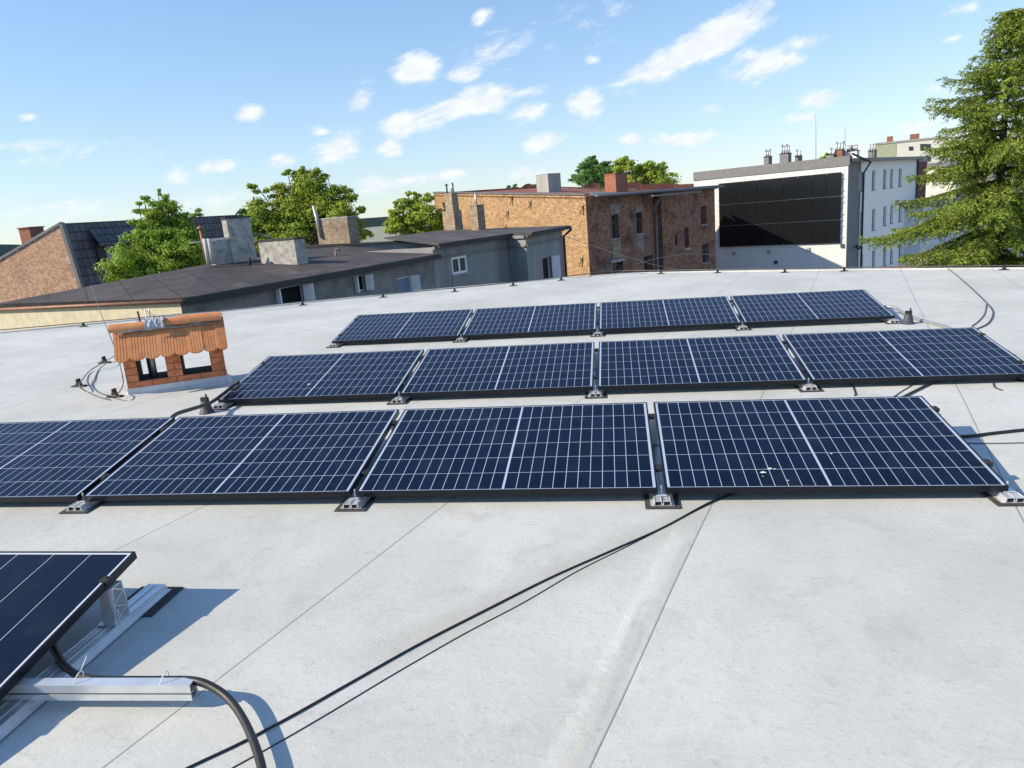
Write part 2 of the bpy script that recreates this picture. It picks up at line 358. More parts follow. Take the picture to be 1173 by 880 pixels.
M['bitumen2'] = mat('bitumen_roofing_pale', (.095, .088, .085), .85, 0, .4, 1.5, bmp=.4, bscale=30)
for _k in ('bitumen', 'bitumen2'):
    _t = M[_k].node_tree; _b = _t.nodes['Principled BSDF']; _src = _b.inputs['Base Color'].links[0].from_socket; _v = coords(_t, 'UV')
    _mp = _t.nodes.new('ShaderNodeMapping'); _mp.inputs['Rotation'].default_value = (0, 0, .9); _t.links.new(_v, _mp.inputs[0])
    _br = _t.nodes.new('ShaderNodeTexBrick'); _br.inputs['Scale'].default_value = 1; _br.inputs['Brick Width'].default_value = 7; _br.inputs['Row Height'].default_value = .95; _br.inputs['Mortar Size'].default_value = .03; _br.inputs['Mortar Smooth'].default_value = .6
    _br.inputs['Color1'].default_value = (.75,.75,.75,1); _br.inputs['Color2'].default_value = (1.25,1.2,1.18,1); _br.inputs['Mortar'].default_value = (.35,.35,.35,1); _t.links.new(_mp.outputs[0], _br.inputs[0])
    _n = noise(_t, _v, .7, 6, .7); _c = mixc(_t, 1.0, _src, _br.outputs['Color'], 'MULTIPLY'); _c = mixc(_t, math_(_t, 'MULTIPLY', ramp(_t, _n.outputs['Fac'], .56, .74), .6), _c, (.19, .175, .165)); _t.links.new(_c, _b.inputs['Base Color'])
M['fascia'] = mat('black_fascia', (.025, .026, .03), .6)
M['copper'] = mat('rusty_gutter', (.30, .15, .10), .6, .2, .3)
M['cream'] = mat('cream_render', (.62, .56, .40), .9, 0, .22, 3, kind='UV')
M['grey_render'] = mat('grey_render', (.285, .28, .262), .92, 0, .42, 1.6, kind='UV', bmp=.4)
M['grey_render2'] = mat('grey_render_smooth', (.33, .33, .33), .92, 0, .3, 1.1, kind='UV', streak=True, bmp=.3)
M['plaster'] = mat('weathered_plaster', (.52, .50, .45), .92, 0, .5, 3.4, kind='UV', bmp=.4, c2=(.24, .235, .22))
M['plaster_lt'] = mat('pale_plaster', (.6, .58, .53), .9, 0, .3, 3)
M['winwhite'] = mat('white_window_frame', (.88, .88, .88), .5, 0, .08)
M['winwood'] = mat('old_wood_frame', (.22, .2, .17), .7)
m, t, b = newmat('window_glass'); M['glass'] = m
b.inputs['Base Color'].default_value = (.03, .04, .05, 1); b.inputs['Roughness'].default_value = .07
M['curtain'] = mat('blue_curtain', (.25, .35, .5), .9, 0, .5, 20)
M['paneshade'] = mat('grey_blind', (.28, .31, .36), .5, 0, .2, 3)
M['ybrick'] = brickmat('yellow_brick', (.55, .34, .17), (.70, .49, .27), (.28, .19, .12), dirt=(.27, .15, .085), dirtamt=.65, msize=.014)
M['rbrick'] = brickmat('dark_red_brick', (.29, .12, .075), (.50, .27, .17), (.26, .21, .17), dirt=(.075, .052, .045), dirtamt=.95, msize=.013)
M['obrick'] = brickmat('orange_brick', (.55, .30, .20), (.64, .42, .30), (.42, .33, .26), dirt=(.2, .13, .10), dirtamt=.5)
M['cbrick'] = brickmat('chimney_brick', (.42, .32, .22), (.50, .40, .29), (.22, .18, .14), dirt=(.12, .09, .08), dirtamt=.5)
M['redchim'] = brickmat('red_chimney_brick', (.42, .16, .10), (.47, .2, .13), (.3, .17, .12), dirtamt=.3, speck=.2)
M['redparapet'] = brickmat('red_parapet', (.36, .13, .09), (.40, .16, .11), (.27, .13, .1), dirtamt=.4, speck=.3)
M['oldplaster'] = mat('old_plaster', (.34, .30, .27), .95, 0, .55, 5)
M['conc'] = mat('concrete', (.42, .42, .41), .9, 0, .3, 3, kind='UV', streak=True)
M['slate'] = tilemat('dark_tiles', (.04, .042, .055), (.11, .115, .135), .42, .45)
M['redtile'] = tilemat('red_tiles', (.33, .10, .07), (.42, .16, .10))
M['sheet'] = mat('grey_sheet_metal', (.20, .20, .215), .55, .4, .3, 1.5, kind='UV', streak=True)
M['whitewall'] = mat('white_render', (.74, .74, .73), .9, 0, .06, 1.2, kind='UV', streak=True)
M['whitewall_lift'] = mat('lifted_side_render', (.88, .87, .85), .9, 0, .05, 1.2, kind='UV')  # white render with colour raised to brighten the shaded side face
M['greyband'] = mat('grey_speckled_cladding', (.26, .26, .265), .85, 0, .4, 12)
M['bluewall'] = mat('pale_blue_render', (.62, .66, .72), .9, 0, .1, 2)
M['brownred'] = mat('brown_red_render', (.20, .055, .05), .9, 0, .25, 2)
M['apart'] = mat('apartment_white', (.72, .71, .64), .9, 0, .1, 2)
M['orange'] = mat('orange_render', (.55, .36, .24), .9, 0, .2, 2)
M['apartg'] = mat('apartment_olive', (.42, .44, .30), .9, 0, .1, 2)
M['wallpv'] = mat('black_solar_sheet', (.010, .012, .014), .22, 0, .3)
M['bark'] = mat('bark', (.10, .08, .06), .95, 0, .5, 10, bmp=.6, bscale=20)
def leafmat(name, a, b_, c, tr=.35):
    m, t, b = newmat(name); g_ = t.nodes.new('ShaderNodeNewGeometry'); v = coords(t)
    n = noise(t, v, .8, 3, .6)
    col = mixc(t, g_.outputs['Random Per Island'], a, b_)
    col = mixc(t, math_(t, 'MULTIPLY', ramp(t, n.outputs['Fac'], .5, .72), .7), col, c)
    t.links.new(col, b.inputs['Base Color']); b.inputs['Roughness'].default_value = .5; b.inputs['Specular IOR Level'].default_value = .3
    tl = t.nodes.new('ShaderNodeBsdfTranslucent'); t.links.new(mixc(t, .5, col, (.25, .30, .02)), tl.inputs[0])
    mx = t.nodes.new('ShaderNodeMixShader'); mx.inputs[0].default_value = tr
    o_ = t.nodes['Material Output']; t.links.new(b.outputs[0], mx.inputs[1]); t.links.new(tl.outputs[0], mx.inputs[2]); t.links.new(mx.outputs[0], o_.inputs[0])
    return m
M['leaf'] = leafmat('leaves_green', (.18, .33, .035), (.36, .52, .065), (.42, .54, .07), .38)
M['leaf2'] = leafmat('leaves_maple', (.17, .30, .03), (.42, .50, .055), (.54, .53, .06), .38)
M['leaf3'] = leafmat('leaves_bright', (.26, .40, .05), (.46, .56, .07), (.50, .58, .08), .38)
M['leaf4'] = leafmat('leaves_deep', (.07, .19, .05), (.16, .32, .07), (.11, .24, .06), .3)
M['needle'] = leafmat('spruce_needles', (.045, .105, .02), (.36, .44, .06), (.17, .26, .04), .12)
M['hill'] = mat('wooded_hills', (.10, .15, .13), .95, 0, .4, .02)
M['ground'] = mat('city_ground', (.20, .22, .13), .95, 0, .5, .05, c2=(.32, .30, .27))

# ------------------------------------------------------------------ ground and the deck we stand on
ZG = -10.5
g = MB(); g.face([(-5000,-5000,ZG),(5000,-5000,ZG),(5000,5000,ZG),(-5000,5000,ZG)])
tag(g.build('ground', M['ground'], off=(0,0,ZG)), kind='structure')
hl = MB(); NH = 60; hp0 = []
for i in range(NH+1):
    a = R(-75+150*i/NH); hgt = 22+13*math.sin(i*.7)+9*math.sin(i*1.9+1)+5*math.sin(i*4.3); x_, y_ = math.sin(a)*1500, math.cos(a)*1500
    hp0.append((x_, y_, hgt))
for a, b_ in zip(hp0[:-1], hp0[1:]):
    hl.face([(a[0],a[1],ZG-1),(b_[0],b_[1],ZG-1),(b_[0],b_[1],b_[2]+ZG),(a[0],a[1],a[2]+ZG)])
    hl.face([(a[0],a[1],a[2]+ZG),(b_[0],b_[1],b_[2]+ZG),(b_[0]*1.5,b_[1]*1.5,ZG-1),(a[0]*1.5,a[1]*1.5,ZG-1)])
tag(hl.build('hills', M['hill'], off=(0,0,ZG)), kind='structure')
EDGE = [(-17.5, 9.4), (-11.665, 12.119), (-8.63, 13.42), (-4.12, 15.65), (-1.14, 16.75), (.55, 16.98), (1.95, 16.50), (4.93, 15.22), (7.30, 13.98), (11.5, 11.8)]
ring = [(11.5, -6), ] + list(reversed(EDGE)) + [(-17.5, -6)]
ring = [(x, y) for x, y in ring]
dk = MB(); dk.hexa([(x, y, -.35) for x, y in ring], [(x, y, 0) for x, y in ring])
deck = dk.build('flat_roof', M['membrane'], off=(0,0,0)); tag(deck, kind='structure'); DECK.append(deck)
inn = [(x*.985, y*.985 if y > 0 else y*.97) for x, y in ring]
bw = MB(); bw.hexa([(x, y, ZG+.5) for x, y in inn], [(x, y, -.352) for x, y in inn])
ob = bw.build('building_below', M['grey_render2'], off=(0,0,0)); tag(ob, kind='structure'); DECK.append(ob)
# raised lip along the far edge of the deck
lp = MB()
for a, b_ in zip(EDGE[:-1], EDGE[1:]):
    lp.beam((a[0], a[1], .012), (b_[0], b_[1], .012), .07, .028)
lo = lp.build('roof_edge_trim', M['membrane'], off=(0,0,0)); tag(lo, kind='structure'); DECK.append(lo)

# ------------------------------------------------------------------ solar panels
def make_panel(label):
    r = empty('solar_panel', (0,0,0), label, 'solar panel', 'solar panels in rows on the flat roof', deck=True)
    gl = MB(); gl.face([(FRM,FRM,0),(PW-FRM,FRM,0),(PW-FRM,PD-FRM,0),(FRM,PD-FRM,0)]); gl.face([(FRM,PD-FRM,-.006),(PW-FRM,PD-FRM,-.006),(PW-FRM,FRM,-.006),(FRM,FRM,-.006)])
    gl.build('glass', M['cells'], r)
    fr = MB(); tt, bb = .0015, -.034
    fr.box(0, PW, 0, FRM, bb, tt); fr.box(0, PW, PD-FRM, PD, bb, tt); fr.box(0, FRM, FRM, PD-FRM, bb, tt); fr.box(PW-FRM, PW, FRM, PD-FRM, bb, tt)
    fr.box(FRM, PW-FRM, FRM, .03, bb, bb+.002); fr.box(FRM, PW-FRM, PD-.03, PD-FRM, bb, bb+.002)
    fr.build('frame', M['black_frame'], r)
    jb = MB(); jb.box(PW/2-.05, PW/2+.05, PD-.2, PD-.12, -.03, -.0065); jb.build('junction_box', M['rubber'], r)
    return r
def make_mount(label):                       # origin: rail centre at the front edge of the row, on the deck
    r = empty('mounting_rail', (0,0,0), label, 'mounting rail', 'aluminium rails carrying the solar panels', deck=True)
    p = MB(); p.box(-.095, .095, -.085, .12, .001, .009); p.build('pad', M['pad'], r, bevel=.002)
    p = MB(); p.box(-.11, .11, PD-.12, PD+.13, .001, .009); p.build('pad', M['pad'], r, bevel=.002)
    ra = MB(); y0, y1 = -.062, PD+.10; zb = .0095
    for s in (-1, 1):
        c = s*.024
        ra.box(c-.020, c-.017, y0, y1, zb, zb+.032); ra.box(c+.017, c+.020, y0, y1, zb, zb+.032)
        ra.box(c-.017, c+.017, y0, y1, zb, zb+.003); ra.box(c-.017, c+.017, y0, y1, zb+.026, zb+.029)
    ra.box(-.004, .004, y0, y1, zb, zb+.012)
    ra.box(-.048, -.044, y0, y1, zb, zb+.02); ra.box(.044, .048, y0, y1, zb, zb+.02); 
    ra.box(-.066, -.048, y0, y1, zb, zb+.003); ra.box(.048, .066, y0, y1, zb, zb+.003)
    ra.build('rail', M['alu'], r)
    bl = MB()
    for s in (-1, 1): bl.box(s*.024-.0165, s*.024+.0165, y0+.006, y0+.01, zb+.0035, zb+.0255)
    bl.build('hollow_shade', M['shadein'], r)  # dark plates set in the channel ends as their inner shade
    # front bracket
    fb = MB(); fb.box(-.03, .03, .0, .06, zb+.033, zb+.037); fb.box(-.019, .019, .012, .05, zb+.037, Z0-.036+.004); fb.tube([(0,.03,zb+.03),(0,.03,Z0+.014)], .005, 8)
    fb.build('front_bracket', M['alu'], r)
    # rear strut: two side plates with lattice, leaning a little
    sy = PD-.20; zt = Z0+sy*math.sin(TILT)-.036
    rs = MB()
    for s in (-1, 1):
        xx_ = s*.026
        rs.hexa([(xx_-.0015,sy-.045,zb+.032),(xx_+.0015,sy-.045,zb+.032),(xx_+.0015,sy+.05,zb+.032),(xx_-.0015,sy+.05,zb+.032)],
                [(xx_-.0015,sy-.02,zt),(xx_+.0015,sy-.02,zt),(xx_+.0015,sy+.04,zt+.006),(xx_-.0015,sy+.04,zt+.006)]) if s < 0 else None
    rs.hexa([(-.020,sy+.05,zb+.034),(.020,sy+.05,zb+.034),(.020,sy+.053,zb+.034),(-.020,sy+.053,zb+.034)], [(-.020,sy+.04,zt),(.020,sy+.04,zt),(.020,sy+.043,zt),(-.020,sy+.043,zt)])
    rs.hexa([(-.026,sy-.045,zb+.032),(.026,sy-.045,zb+.032),(.026,sy-.042,zb+.032),(-.026,sy-.042,zb+.032)],
            [(-.026,sy-.03,zt),(.026,sy-.03,zt),(.026,sy-.027,zt),(-.026,sy-.027,zt)])
    rs.box(-.045, .045, sy-.06, sy+.065, zb+.0325, zb+.036)
    rs.box(-.028, .028, sy-.03, sy+.05, zt-.004, zt)
    n = 4; za = zb+.034
    for i in range(n):
        f0, f1 = i/n, (i+1)/n
        ya0, ya1 = sy-.045+.025*f0, sy-.045+.025*f1; yb0, yb1 = sy+.05-.01*f0, sy+.05-.01*f1
        zc0, zc1 = za+(zt-za)*f0, za+(zt-za)*f1
        rs.beam((.027, ya0, zc0), (.027, yb1, zc1), .004, .009, (1,0,0)) if i % 2 == 0 else rs.beam((.027, yb0, zc0), (.027, ya1, zc1), .004, .009, (1,0,0))
        rs.beam((.027, ya0, zc0), (.027, ya1, zc1), .005, .013, (1,0,0)); rs.beam((.027, yb0, zc0), (.027, yb1, zc1), .005, .013, (1,0,0))
    rs.build('rear_strut', M['alu'], r)
    for yy in (.25, PD-.20):
        k = MB(); zz = Z0+yy*math.sin(TILT); k.box(-.019, .019, yy-.03, yy+.03, zz-.02, zz+.0045); k.tube([(0,yy,zz),(0,yy,zz+.011)], .007, 6)
        k.build('clamp', M['rubber'], r)
    return r
ROWS = [('front', -5.158, 3.800, [(-.006),(-.001),(.009),(.008),(-.003)]),
        ('middle', -3.767, 6.147, [-.002, .003, .008, .004, -.004]),
        ('back', -3.797, 9.137, [-.003, .002, .006, .008, .008])]
PL = {('front',0): 'solar panel cut by the left picture edge in the front row',
      ('front',1): 'solar panel in the front row between the two leftmost gaps, below the tiled vent chimney',
      ('front',2): 'darkest blue solar panel in the middle of the front row',
      ('front',3): 'near black solar panel with white bird droppings at the right end of the front row',
      ('middle',0): 'solar panel at the left end of the middle row, nearest the tiled vent chimney',
      ('middle',1): 'second solar panel from the left in the middle row',
      ('middle',2): 'third solar panel from the left in the middle row',
      ('middle',3): 'solar panel at the right end of the middle row, reaching the picture edge',
      ('back',0): 'solar panel at the left end of the farthest row',
      ('back',1): 'second solar panel from the left in the farthest row',
      ('back',2): 'third solar panel from the left in the farthest row',
      ('back',3): 'solar panel at the right end of the farthest row, beside the small rubber cone'}
ORD = ['left end', 'first panel gap', 'middle panel gap', 'third panel gap', 'right end']
P0 = MNT0 = None
for (rn, x0, y0, dz) in ROWS:
    for i in range(4):
        xl = x0+i*(PW+GAP); lab = PL[(rn, i)]
        if P0 is None: pnl = P0 = make_panel(lab)
        else: pnl = copy_thing(P0, (0,0,0), lab); DECK.append(pnl)
        pnl.location = (xl, y0, Z0+(dz[i]+.0))
        pnl.rotation_euler = (TILT, -math.atan2(dz[i+1]-dz[i], PW), 0)
        if (rn, i) == ('front', 3): P_LAST = pnl
        if (rn, i) == ('middle', 0): P_M0 = pnl
    for i in range(5):
        xl = x0+i*(PW+GAP)-GAP/2; 
        if i == 0: xl += .05
        if i == 4: xl -= .015 if rn == 'front' else .04
        lab = 'aluminium twin rail at the %s of the %s solar row' % (ORD[i], {'front':'front','middle':'middle','back':'farthest'}[rn])
        if MNT0 is None: q = MNT0 = make_mount(lab)
        else: q = copy_thing(MNT0, (0,0,0), lab); DECK.append(q)
        q.location = (xl, y0, 0)
# nearest row: one panel's raised corner enters at the lower left
XC, YC = -2.182, 2.701
pnl = copy_thing(P0, (0,0,0), 'tilted solar panel close to the camera in the lower left corner'); DECK.append(pnl)
pnl.location = (XC-PW, YC-PD*math.cos(TILT), Z0); pnl.rotation_euler = (TILT, 0, 0)
for c_i in pnl.children:
    if c_i.name.startswith('glass'): c_i.data = c_i.data.copy(); c_i.data.materials[0] = M['cells2']
q = copy_thing(MNT0, (0,0,0), 'long aluminium twin rail and lattice strut under the nearest raised panel'); DECK.append(q)
q.location = (XC-.012, YC-PD*math.cos(TILT), 0)
# droppings
def splat(panel, spots, nm='bird_dropping'):
    for (x, y, r) in spots:
        mb = MB(); n = 9; mb.face([(x+r*(1+.35*math.sin(i*2.3+x*50))*math.cos(2*math.pi*i/n)*1.5, y+r*(1+.35*math.cos(i*3.1+y*40))*math.sin(2*math.pi*i/n), .0012) for i in range(n)])
        o = mb.build(nm, M['guano'], None, off=(0,0,0)); o.parent = panel
splat(P_LAST, [(.555,.165,.010),(.60,.205,.009),(.625,.20,.005),(.67,.075,.004),(.545,.12,.003),(.98,.37,.005)])
splat(P_M0, [(.80,.30,.011)])

# ------------------------------------------------------------------ cables on the deck
def smooth(pts, n=8):
    pts = [Vector(p) for p in pts]; o = []
    for i in range(len(pts)-1):
        p0, p1, p2, p3 = pts[max(i-1,0)], pts[i], pts[i+1], pts[min(i+2,len(pts)-1)]
        for k in range(n):
            t = k/n; o.append(.5*((2*p1)+(p2-p0)*t+(2*p0-5*p1+4*p2-p3)*t*t+(3*p1-p0-3*p2+p3)*t**3))
    return o+[pts[-1]]
def cable(pix, rad, label, name='cable', m='cable', z=None, cat='cable', n=8, group=None, ext=None):
    z = rad if z is None else z
    pts = [G(p[0], p[1], p[2] if len(p) > 2 else z) for p in pix]
    if ext: pts.append(Vector(ext))
    mb = MB(); mb.tube(smooth(pts, n), rad, 8); b0 = pts[0]
    o = mb.build(name, M[m], None, True, off=(b0.x, b0.y, 0)); tag(o, label, cat, group); DECK.append(o); return o
cable([(850,560),(812,576),(760,604),(702,630),(632,661),(560,697),(480,738),(400,783),(340,817),(280,849),(225,875),(180,897)], .0045, 'thick black cable lying from the front solar row towards the lower left', group='black cables on the light roof')
cable([(852,561),(806,581),(752,609),(712,629),(660,655),(600,690),(530,727),(450,773),(380,815),(320,850),(262,882),(220,905)], .0021, 'thin black cable beside the thick one on the light roof', group='black cables on the light roof')
cable([(1060,500),(1105,500),(1140,496),(1180,492),(1240,488)], .011, 'black cable leaving the right end of the front solar row')
cable([(1090,507),(1130,508),(1185,507),(1240,505)], .004, 'thin grey wire leaving the right end of the front row', m='wire')
cable([(1030,457),(1040,452),(1056,444),(1070,437),(1080,430)], .010, 'short black cable between the front and middle rows at the right')
cable([(1022,456),(1032,449),(1045,441),(1052,434)], .004, 'thin black wire beside the short cable between the rows')
cable([(1076,303),(1090,311),(1108,326),(1126,343),(1136,354),(1137,362),(1131,371),(1118,377),(1105,381)], .008, 'dark wire curving over the pale roof at the upper right', m='wire')
cable([(1130,349),(1128,359),(1122,367),(1113,374)], .006, 'short wire branch beside the curving dark wire', m='wire')
cable([(195,481,.23),(203,474,.22),(222,468,.17),(240,462,.11),(255,452,.12),(266,443,.16),(274,437,.2)], .017, 'black cable bridging the front and middle rows over a rubber cone')
cable([(1008,352,.08),(1022,352,.09),(1034,358,.05),(1052,366,.02),(1075,372,.02),(1092,378,.02)], .02, 'pale grey conduit curling from the farthest row to the middle row', m='alu_dull', name='conduit', cat='conduit')
cable([(973,437),(977,443),(980,451),(979,453)], .006, 'tiny black wire end between the middle and front rows')
cable([(1137,438),(1140,444),(1148,447)], .006, 'tiny wire tail under the right end of the middle row', m='wire')
# conduit at the lower left: out from under the panel, over the loose rail, down to the deck
RZ = .062
cp = [(56,716,.10),(60,738,.06),(72,760,.045),(90,774,.055),(112,778.5,.078),(150,779,.086),(190,779,.086),(212,779,.091),(228,781,.093),(243,787,.084),(259,798,.070),(274,816,.058),(287,841,.050),(298,872,.045),(304,905,.042)]
cv = cable(cp, .0145, 'thick black corrugated conduit bending down from the loose rail at the lower left', 'conduit', 'conduit', cat='conduit', n=10)
# loose rail lying crosswise
A_, B_ = G(22, 789, .075), G(222, 789, .075)
lr = empty('loose_rail', (A_.x, A_.y, 0), 'loose aluminium rail lying crosswise with a conduit tied to it', 'rail', deck=True)
mb = MB(); dv = (B_-A_).normalized(); sd = Vector((dv.y, -dv.x, 0)); zb_, zt_ = .042, .104
def prof(s0, s1, z0, z1):
    a, b_ = A_-dv*.25, B_
    ring0 = [Vector((a.x, a.y, 0))+sd*s0+Vector((0,0,z0)), Vector((b_.x, b_.y, 0))+sd*s0+Vector((0,0,z0)), Vector((b_.x, b_.y, 0))+sd*s1+Vector((0,0,z0)), Vector((a.x, a.y, 0))+sd*s1+Vector((0,0,z0))]
    ring0 = [ring0[3], ring0[2], ring0[1], ring0[0]]
    mb.hexa(ring0, [p+Vector((0,0,z1-z0)) for p in ring0])
prof(-.022, .022, zt_-.004, zt_); prof(.018, .022, .074, zt_-.004); prof(-.022, -.018, zb_+.003, zt_-.004); prof(.006, .019, .070, .074)
prof(.018, .022, zb_+.003, .066); prof(-.022, .022, zb_, zb_+.003)
mb.build('profile', M['alu'], lr)
mb = MB(); prof(.012, .0178, .0665, .0735); mb.build('slot_shade', M['shadein'], lr)  # dark backing strip painted as the shade in the groove
for px_ in (88, 186):
    c = G(px_, 778, zt_+.0); tb = MB(); pts = []
    for k in range(15):
        a = 2*math.pi*k/14; q = sd*(.03*math.cos(a)); pts.append(Vector((c.x, c.y, .082))+q+Vector((0,0,.052*math.sin(a)))+dv*(.018*math.sin(a)))
    tb.tube(pts, .0022, 6, False); 
    if px_ == 88: tb.tube([pts[4], pts[4]+Vector((.02,.02,.05))], .0016, 5)
    tb.build('cable_tie', M['white'], lr, True)

# rubber cones and wire holders
def cone(px, py, label, s=1.):
    c = G(px, py); r = empty('roof_cone', c, label, 'roof cone', 'small rubber cones beside the solar rows', deck=True)
    mb = MB(); mb.tube([c, c+Vector((0,0,.010)), c+Vector((0,0,.012)), c+Vector((0,0,.10*s)), c+Vector((0,0,.115*s))], [.068*s,.068*s,.060*s,.04*s,.034*s], 20); mb.build('cone_body', M['grey_plast'], r, True, bevel=0)
    kb = MB(); kb.box(c.x-.035, c.x+.035, c.y-.015, c.y+.015, c.z+.11*s, c.z+.15*s); kb.tube([c+Vector((.02,0,.14*s)), c+Vector((.02,0,.18*s))], .009, 8); kb.build('clip', M['rubber'], r)
cone(237, 473, 'dark grey rubber cone behind the front row, under the bridging cable')
cone(868, 373-7, 'dark grey rubber cone beside the right end of the farthest row', 1.0) if False else None
cone(1040, 371, 'dark grey rubber cone beside the right end of the farthest row', 1.05)
def holder(px, py, label, s=1., rz=0.):
    c = G(px, py); r = empty('wire_holder', c, label, 'wire holder', 'black wire holders on the roof', deck=True)
    mb = MB(); mb.hexa([(c.x+x*s, c.y+y*s, .001) for x, y in ((-.11,-.04),(.11,-.04),(.11,.04),(-.11,.04))], [(c.x+x*s, c.y+y*s, .022*s) for x, y in ((-.09,-.03),(.09,-.03),(.09,.03),(-.09,.03))])
    mb.build('foot', M['rubber'], r, bevel=.004)
    k = MB(); k.hexa([(c.x+x*s, c.y+y*s, .022*s) for x, y in ((-.035,-.03),(.035,-.03),(.035,.03),(-.035,.03))], [(c.x+x*s, c.y+y*s, .085*s) for x, y in ((-.022,-.018),(.022,-.018),(.022,.018),(-.022,.018))])
    k.box(c.x-.012*s, c.x+.012*s, c.y-.035*s, c.y+.035*s, .08*s, .11*s); k.build('clip', M['rubber'], r, bevel=.003)
    return c
hs = [(96,374.5,'black wire holder on the roof edge below the cream wall'),
      (250,360.5,'black wire holder on the roof edge right of the tiled vent chimney'),
      (347,350,'black wire holder on the roof edge below the wide open attic window'),
      (439,341,'black wire holder on the roof edge between the two small attic windows'),
      (521,334.5,'black wire holder on the roof edge below the double white window'),
      (588,327.5,'black wire holder on the roof edge below the wall bend of the grey house'),
      (643,321.5,'black wire holder at the foot of the grey house downpipe'),
      (696,315,'black wire holder on the roof edge before the dark red brick wall'),
      (757,313.8,'black wire holder on the roof edge below the pale downpipe'),
      (822,313,'black wire holder on the roof edge at the left end of the white wall'),
      (899,312.5,'black wire holder on the roof edge below the black wall panels'),
      (967,311,'black wire holder on the roof edge at the right corner of the white wall'),
      (1150,309.5,'black wire holder on the roof edge before the spruce')]
hp = []
for (x, y, l) in hs: hp.append(holder(x, y, l, .78))
loopH = [(120,416,'black wire holder at the top of the wire loop left of the vent chimney'),
         (91,443,'leftmost black wire holder on the open roof'),
         (132,455,'black wire holder nearest the left base of the vent chimney')]
for (x, y, l) in loopH: holder(x, y, l, .85)
ew = MB(); pts = []
hp = [G(-60,388), G(0,383)]+hp+[G(1200,309.5)]
pts = [p+Vector((0,0,.08)) for p in hp]
ew.tube(smooth(pts, 4), .009, 6); o = ew.build('edge_wire', M['wire'], None, True, off=tuple(hp[0])); tag(o, 'grey lightning wire running along the far roof edge on holders', 'wire'); DECK.append(o)
cable([(150,393,.12),(138,403,.05),(121,414,.08),(104,424,.02),(95,434,.03),(91,442,.08),(100,449,.01),(114,455,.01),(126,458,.01)], .006, 'thin wire loop over the outer holders left of the vent chimney', m='wire')
cable([(122,416,.08),(113,424,.01),(108,435,.01),(105,441,.01),(112,449,.01),(125,453,.05),(134,452,.08),(141,440,.1),(139,425,.25),(135,410,.3),(130,395,.42),(126,385,.5)], .006, 'thin wire running up the left side of the vent chimney', m='wire')
# overhead wire from the house roof to the vent chimney
a = Vector(T.inverted() @ D(104, 326, 17.5)); b_ = G(127, 387, .46)
mb = MB(); mb.tube([a.lerp(b_, k/10)+Vector((0,0,-.25*math.sin(math.pi*k/10)*.35)) for k in range(11)], .006, 6)
o = mb.build('overhead_wire', M['wire'], None, True, off=(b_.x,b_.y,b_.z)); tag(o, 'thin overhead wire from the black roof down to the tiled vent chimney', 'wire'); DECK.append(o)

# ------------------------------------------------------------------ tiled vent chimney
o0 = G(148.5, 454.5); ang = R(30); ex = Vector((math.cos(ang), math.sin(ang), 0)); ey = Vector((-math.sin(ang), math.cos(ang), 0))
vc = empty('vent_chimney', o0, 'small clay vent chimney with orange tiled roof and two openings', 'vent chimney', deck=True)
vc.rotation_euler = (0, 0, ang)
OFF[vc] = Vector((0,0,0))                     # parts below are in its own axes
VW, VD, ZF, ZW = .98, .36, .085, .47
def boxp(parent, name, m, boxes, bevel=0):
    mb = MB()
    for q in boxes: mb.box(*q)
    return mb.build(name, m, parent, bevel=bevel)
mb = MB(); mb.hexa([(-.045,-.05,.001),(VW+.045,-.05,.001),(VW+.045,VD+.05,.001),(-.045,VD+.05,.001)], [(-.008,-.008,.03),(VW+.008,-.008,.03),(VW+.008,VD+.008,.03),(-.008,VD+.008,.03)])
mb.hexa([(-.008,-.008,.03),(VW+.008,-.008,.03),(VW+.008,VD+.008,.03),(-.008,VD+.008,.03)], [(-.008,-.008,ZF),(VW+.008,-.008,ZF),(VW+.008,VD+.008,ZF),(-.008,VD+.008,ZF)])
mb.build('base_flashing', M['flash'], vc)
O1, O2 = (.12, .40), (.55, .84); OZ = (.15, .41)
for nm, y0, y1 in (('brick_front', 0, .09), ('brick_back', VD-.09, VD)):
    xs = [(0, O1[0]), (O1[1], O2[0]), (O2[1], VW)]
    bx = [(0, VW, y0, y1, ZF, OZ[0]), (0, VW, y0, y1, OZ[1], ZW)]
    bx += [(a, b_, y0, y1, OZ[0], OZ[1]) for a, b_ in xs]
    boxp(vc, 'brick_wall', M['clay'], bx, 0)
boxp(vc, 'brick_side', M['clay'], [(0.0, .06, .09, VD-.09, ZF, ZW), (VW-.06, VW, .09, VD-.09, ZF, ZW)])
boxp(vc, 'duct_sill', M['shadein'], [(.06, VW-.06, .09, VD-.09, ZF+.005, OZ[0]-.01)])
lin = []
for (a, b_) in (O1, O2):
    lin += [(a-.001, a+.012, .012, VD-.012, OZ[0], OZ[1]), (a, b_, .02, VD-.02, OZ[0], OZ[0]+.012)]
boxp(vc, 'reveal_shade', M['shadein'], lin)  # near-black strips stand in for shade on the openings' inner faces
mb = MB(); mb.tube([(.255,VD/2,OZ[0]),(.255,VD/2,OZ[1]+.1)], .034, 16); mb.build('vent_pipe', M['alu_dull'], vc, True)
boxp(vc, 'duct_divider', M['shadein'], [(.212, .220, .09, VD-.09, OZ[0], OZ[1])])
